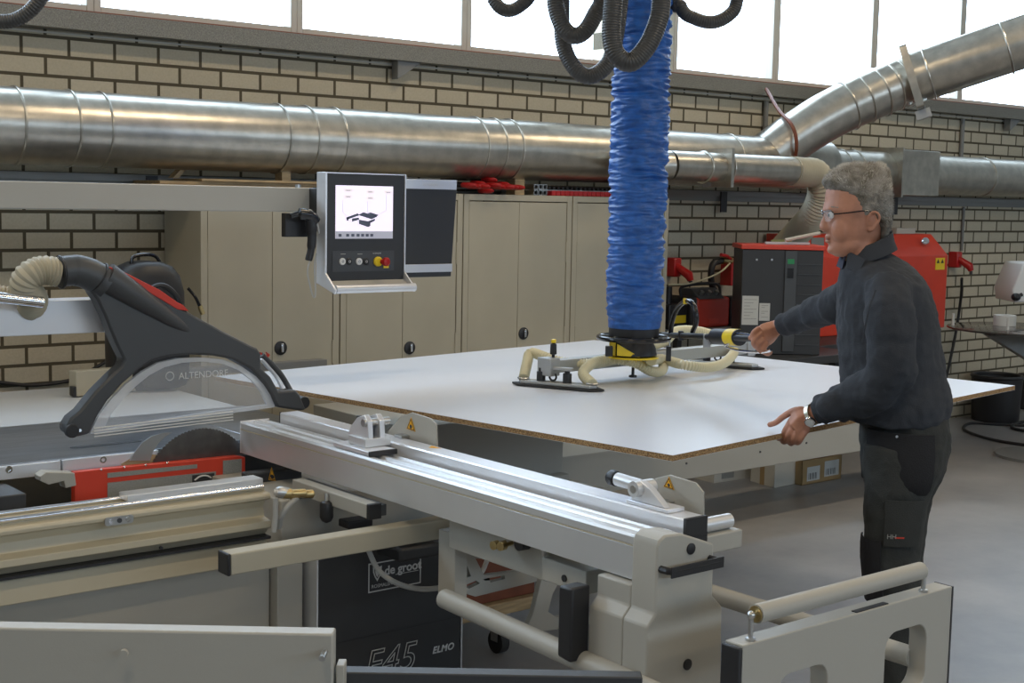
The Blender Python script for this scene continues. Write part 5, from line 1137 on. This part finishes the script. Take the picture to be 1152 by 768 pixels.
for p in ([(889,475,4.27),(884,483,4.275),(880,491,4.30),(876,493,4.345),(874,492,4.385)],
          [(893,480,4.255),(888,488,4.26),(885,495,4.285),(882,497,4.335),(880,496,4.38)],
          [(898,484,4.245),(894,492,4.25),(892,497,4.275),(890,499,4.325),(888,498,4.37)],
          [(904,487,4.24),(901,493,4.245),(899,496.5,4.265),(897,498,4.31),(896,497,4.345)]):
    finger(p, .0108, .0078)
# far hand around the lifter bar
hf = 4.73
b.loft([[P(x, y, hf+dz) for x, y, dz in r] for r in (
    [(878,359,.03),(881,366,.012),(879,374,.012),(875,376,.03),(872,370,.048),(873,362,.048)],
    [(866,361,.02),(869,369,-.006),(872,380,.0),(870,386,.02),(864,378,.040),(862,367,.042)],
    [(856,364,.01),(858,372,-.018),(862,383,-.014),(864,390,.01),(857,383,.030),(853,372,.034)],
    [(850,371,.0),(852,377,-.020),(855,386,-.016),(858,391,.0),(852,386,.020),(849,378,.024)])])
for p in ([(853,370,4.715),(848,374,4.70),(846.5,380,4.705),(850,384.5,4.725),(855,385,4.745)],
          [(855,376,4.708),(849,381,4.695),(848,387,4.70),(852,391,4.725),(857,390.5,4.745)],
          [(858,382,4.708),(853,387,4.70),(853,392,4.705),(857,395.5,4.725),(861,394.5,4.74)],
          [(862,387,4.71),(859,392,4.705),(860,396,4.71),(864,398,4.725),(867,396,4.735)]):
    finger(p, .0105, .0078)
finger([(868,368,4.75),(860,367,4.765),(852,372,4.77),(847,377,4.76),(844,380,4.75)], .0120, .0088)
bo = b.build('body', M['skin'], man, smooth=180)
r_ = bo.modifiers.new('fuse', 'REMESH'); r_.mode = 'VOXEL'; r_.voxel_size = .0036; r_.use_smooth_shade = True
s_ = bo.modifiers.new('soften', 'SMOOTH'); s_.factor = .5; s_.iterations = 3
def fuse(o, vs_, it=4, disp=None):
    r_ = o.modifiers.new('fuse', 'REMESH'); r_.mode = 'VOXEL'; r_.voxel_size = vs_; r_.use_smooth_shade = True
    s_ = o.modifiers.new('soften', 'SMOOTH'); s_.factor = .5; s_.iterations = it
    if disp:
        tx = bpy.data.textures.new(o.name+'_folds', 'CLOUDS'); tx.noise_scale = disp[1]; tx.noise_depth = disp[2]
        dm = o.modifiers.new('folds', 'DISPLACE'); dm.texture = tx; dm.strength = disp[0]; dm.mid_level = .5; dm.texture_coords = 'LOCAL'
    return o
# --- hair
h = MB()
h.loft([ringh(y, xl, xr, hd, D, 32) for y, xl, xr, hd in ((184,962,990,.030),(187,948,996,.052),(193,936,999.5,.068),(201,927.5,1001.5,.079),(207,925.5,1002.5,.083),(211,928,1003,.084),(215,931,1003,.084),(220,937,1003,.0845),(226,941,1003,.0845),(236,946,1002.5,.083),(242,951,1002,.080),(247,979,1001,.076),(256,984,999,.071),(264,986,996,.064),(270,988,992,.05))])
h.ball(P(935,204), .026, .055, .018, (RT, FW, UP), 16, 8)
hair = fuse(h.build('hair', M['hair'], man, smooth=180), .0042, 2, (.009, .012, 2))
rnd = random.Random(3); tip = MB(); hc = P(965, 235)
def hrow(y):      # interpolated hair section: left, right, half depth
    rows = [(184,962,990,.030),(187,948,996,.052),(193,936,999.5,.068),(201,928,1001.5,.079),(208,926.5,1002.5,.083),(213,930,1003,.084),(219,940,1003,.084),(226,949,1003,.084),(236,953,1002.5,.083),(243,959,1002,.080),(247,981,1001,.076),(256,984,999,.071),(264,986,996,.064),(270,988,992,.05)]
    for a_, b_ in zip(rows[:-1], rows[1:]):
        if a_[0] <= y <= b_[0]:
            t = (y-a_[0])/(b_[0]-a_[0]); return [a_[i]+(b_[i]-a_[i])*t for i in range(1, 4)]
for k in range(5200):
    u = rnd.random(); y = 184 + 84*(u**1.25); xl, xr, hd = hrow(y); q = rnd.random()*2*math.pi
    w_ = (xr-xl)/2/SC; c = P((xl+xr)/2, y); p = c + RT*(w_*math.cos(q)*.97) + FW*(hd*math.sin(q)*.97)
    nrm = (p-hc).normalized(); comb = (nrm*.75 + RT*(-.25 if math.cos(q) < -.2 else .15) + UP*(.35 if y < 215 else -.55) + V(rnd.uniform(-.3,.3), rnd.uniform(-.3,.3), rnd.uniform(-.2,.2))).normalized()
    ln = rnd.uniform(.008, .015) if y < 240 else rnd.uniform(.005, .009); r = .0011
    a_ = comb.orthogonal().normalized()*r; b_ = comb.cross(a_); p0 = p - comb*.004
    tip.add([p0+a_, p0-a_*.5+b_*.87, p0-a_*.5-b_*.87, p+comb*ln], [(0,1,3),(1,2,3),(2,0,3)])
ts = tip.build('hair_strands', M['hair_tip'], hair, smooth=180); ts['kind'] = 'stuff'
# eyebrow and eye
for s in (-1, 1):
    MB().tube([P(929,234.5)+FW*s*.022, P(933,232.8)+FW*s*.040, P(939,233.5)+FW*s*.055], .0035, 8).build('eyebrow', M['hair'], man)
    e_ = MB().ball(P(933.2,241.5)+FW*s*.032, .0115, n=16, m=10).build('eye', M['white'], man)
    MB().ball(P(930.2,241.8)+FW*s*.034, .0055, n=12, m=8).build('iris', M['ink_dk'], e_)
# mouth line
MB().ball(P(931.5,268.8), .0085, .017, .0022, (RT, FW, UP), 12, 6).build('mouth', M['redwood'], man)
# --- glasses
gl = MB()
for s in (-1, 1):
    c = P(926.5,243)+FW*s*.034
    gl.tube([P(926,238)+FW*s*.012, P(927,237)+FW*s*.035, P(930,236.8)+FW*s*.060, P(931.5,239)+FW*s*.070], .0019, 8)
    gl.tube([P(931.5,240.5)+FW*s*.072, P(945,239.3)+FW*s*.078, P(962,237)+FW*s*.081, P(970,236.5)+FW*s*.081, P(974,240)+FW*s*.081], .0022, 8)
gl.tube([P(925.5,240)+FW*.012, P(924.5,240)+FW*0, P(925.5,240)-FW*.012], .0016, 8)
go = gl.build('glasses', M['black_g'], man)
for s in (-1, 1):
    MB().prism([P(925.5,238)+FW*s*.012, P(927,237)+FW*s*.04, P(931,238)+FW*s*.066, P(931.5,244)+FW*s*.066, P(930,249)+FW*s*.045, P(927.5,249)+FW*s*.018], RT*-.0012).build('lens', M['lens'], go)
# --- sweater: trunk, sleeves, collar
s = MB()
lofth([(284,962,1000,.066),(292,952,1014,.085),(300,947,1027,.125),(308,945.5,1034,.165),(318,945,1040,.195),(335,944,1047,.205),(360,943.5,1053,.200),(390,944,1057,.192),(415,946,1061,.188),(435,948,1066,.190),(452,950,1068,.190),(464,951,1065,.185),(473,953,1056,.175)], m=s, n=36)
s.tube(smoothpath([P(999,322,D-.15), P(1001,350,D-.21), P(1003,385,D-.225), P(1000,415,D-.22), P(985,437,D-.18), P(960,448,D-.11), P(938,456,4.175), P(921,463,4.20)], 6), [.070]*6+[.074]*6+[.070]*6+[.066]*6+[.068]*6+[.058]*6+[.047]*6+[.038], 24)
for (x, y, r1) in ((1006,418,.070),(975,443,.060),(966,447,.060),(950,452,.053),(936,457,.047)):
    s.ball(P(x, y, D-.20 if x > 990 else 4.14), r1, n=18, m=10)
s.tube(smoothpath([P(972,322,D+.12), P(955,335,4.44), P(935,345,4.52), P(912,354,4.62), P(890,362,4.70), P(880,366,4.735)], 6), [.070]*6+[.064]*6+[.056]*6+[.047]*6+[.040]*6+[.036], 24)
so = fuse(s.build('sweater', M['sweater'], man, smooth=180), .0065, 4, (.016, .055, 2))
for pts, rr in (([P(925,461.5,4.195), P(918,464.3,4.205)], .0375), ([P(884,364.5,4.725), P(878,366.7,4.74)], .0365)):
    MB().tube([pts[0], pts[0].lerp(pts[1], .1), pts[1]], [rr-.003, rr, rr-.002], 24).build('cuff', M['sweater'], man)
cl = MB()
ringsc = []
for (y, xl, xr, hd) in ((291,951,1008,.088),(283,952.5,1005,.080),(275,956,1003.5,.073),(271,960,1003,.071)):
    c = P((xl+xr)/2, y); w_ = (xr-xl)/2/SC
    ringsc.append([c + RT*(w_*math.cos(q)) + FW*(hd*math.sin(q)) + UP*(.030*math.cos(q)+.004) for q in [2*math.pi*k/32 for k in range(32)]])
ringsc += [[p + (P(980,280)-p)*.07 for p in r] for r in ringsc[::-1]]
cl.loft(ringsc, cap=False); co = cl.build('collar', M['sweater'], man, smooth=180)
MB().prism([P(951,282)+FW*-.03, P(947,300)+FW*-.05, P(956,306)+FW*-.09, P(966,290)+FW*-.085], -FW*.006).build('collar_flap', M['sweater'], man, bevel=.003)
MB().prism([P(950,282)+FW*.02, P(945.5,300)+FW*.04, P(946,302)-FW*.03, P(950,284)-FW*.03], -RT*.004).build('undershirt', mat('navy_shirt', (.015,.018,.04), .8), man)
# seam lines and chest pocket
MB().tube(smoothpath([P(985,326,D-.262), P(977,350,D-.275), P(970,385,D-.262)], 6), .0025, 6).build('sleeve_seam', M['sweater'], man)
# --- trousers
t = MB()
lofth([(455,962,1062,.165),(478,970,1066,.170),(500,970,1066.5,.172),(525,971,1060,.165),(540,972,1052,.160)], m=t, n=36)
legrows = [(500,971,1064,.085),(530,972,1058,.088),(555,973,1045,.088),(580,973,1040,.084),(600,973,1037,.080),(625,972.5,1035,.078),(650,975,1034,.078),(680,978,1035,.074),(710,980,1036,.072),(750,983,1036,.070),(800,985,1036,.068),(835,985,1037,.068)]
lofth([(y, xl, xr, hd, D-.093) for y, xl, xr, hd in legrows], m=t, ex=.9)
lofth([(y, xl+4, xr+3, hd, D+.098) for y, xl, xr, hd in legrows], m=t, ex=.9)
to = fuse(t.build('trousers', M['trousers'], man, smooth=180), .007, 4, (.014, .06, 2))
def patch(name, rows, q0, q1, mt, off, dpt, th=.004, n=14):
    rings = []
    for (y, xl, xr, hd) in rows:
        c = atd((xl+xr)/2, y, dpt); w_ = (xr-xl)/2*dpt/FOC; L1 = []; L2 = []
        for k in range(n):
            q = math.radians(q0+(q1-q0)*k/(n-1)); a, b2 = math.cos(q), math.sin(q)
            a = math.copysign(abs(a)**.9, a); b2 = math.copysign(abs(b2)**.9, b2)
            L1.append(c + RT*((w_+off)*a) + FW*((hd+off)*b2)); L2.append(c + RT*((w_+off-th)*a) + FW*((hd+off-th)*b2))
        rings.append(L1 + L2[::-1])
    return MB().loft(rings).build(name, mt, man, bevel=0, smooth=50)
# hanging holster pocket, black knee reinforcement, cargo pocket (angles: 180 = front, 270 = towards the camera)
patch('holster_pocket', [(478,971,1062,.172),(500,971,1062,.176),(525,972,1058,.178),(538,975,1052,.172),(544,982,1044,.160)], 200, 285, M['trousers_bk'], .016, D, th=.010)
patch('knee_pad', [(603,973,1038,.080),(612,972,1036,.080),(630,972,1036,.079),(650,974,1036,.079),(675,977,1036,.076)], 150, 236, M['trousers_bk'], .009, D-.093)
patch('cargo_pocket', [(556,972,1046,.088),(575,973,1042,.086),(600,973,1038,.082),(607,973,1037,.080)], 240, 300, M['trousers'], .010, D-.093)
q = P(1003, 604.5, D-.093-.098)
text('pocket_print', 'HH', M['printed'], man, P(997.5,606,D-.200), RT, UP, .020)
MB().obox(P(1012,605,D-.200), RT*.014, UP*.0022, FW*.0006).build('pocket_print', M['red'], man)
for (x, y) in ((1009,491),): MB().cyl(P(x,y,D-.180), P(x,y,D-.186), .004, 10).build('rivet', M['chrome'], man)
# shoes
for dd in (D-.093, D+.098):
    f = P(1010, 850, dd); f.z = 0
    MB().loft([[f - RT*x + UP*z + FW*w_*math.sin(q) + UP*hh_*(.5+.5*math.cos(q)) for q in [2*math.pi*k/16 for k in range(16)]] for x, z, w_, hh_ in ((-.09,.0,.02,.05),(-.07,.0,.036,.09),(0,.0,.042,.11),(.08,.0,.046,.085),(.15,.0,.048,.060),(.19,.0,.035,.045),(.205,.0,.012,.025))]).build('shoe', M['black'], man, smooth=70)
# watch
wa, wb_ = P(917.5,464.8,4.200), P(910,468,4.218); wax = (wb_-wa).normalized(); wc_ = wa.lerp(wb_, .45)
wt = thing('wrist_watch', 'steel wrist watch on the man\'s near left wrist', 'watch', tuple(wc_))
MB().lathe(wc_-wax*.007, wax, [(0,.0305),(0,.0335),(.014,.0335),(.014,.0305),(0,.0305)], 32).build('bracelet', M['bracelet'], wt)
fn = (-FW + UP*-.25).normalized(); fn = (fn - wax*fn.dot(wax)).normalized()
MB().lathe(wc_+fn*.030, fn, [(0,.017),(.008,.017),(.010,.014)], 28).build('watch_case', M['chrome'], wt)
MB().lathe(wc_+fn*.0402, fn, [(0,.0135),(.0006,.0135)], 24).build('watch_face', M['white'], wt)
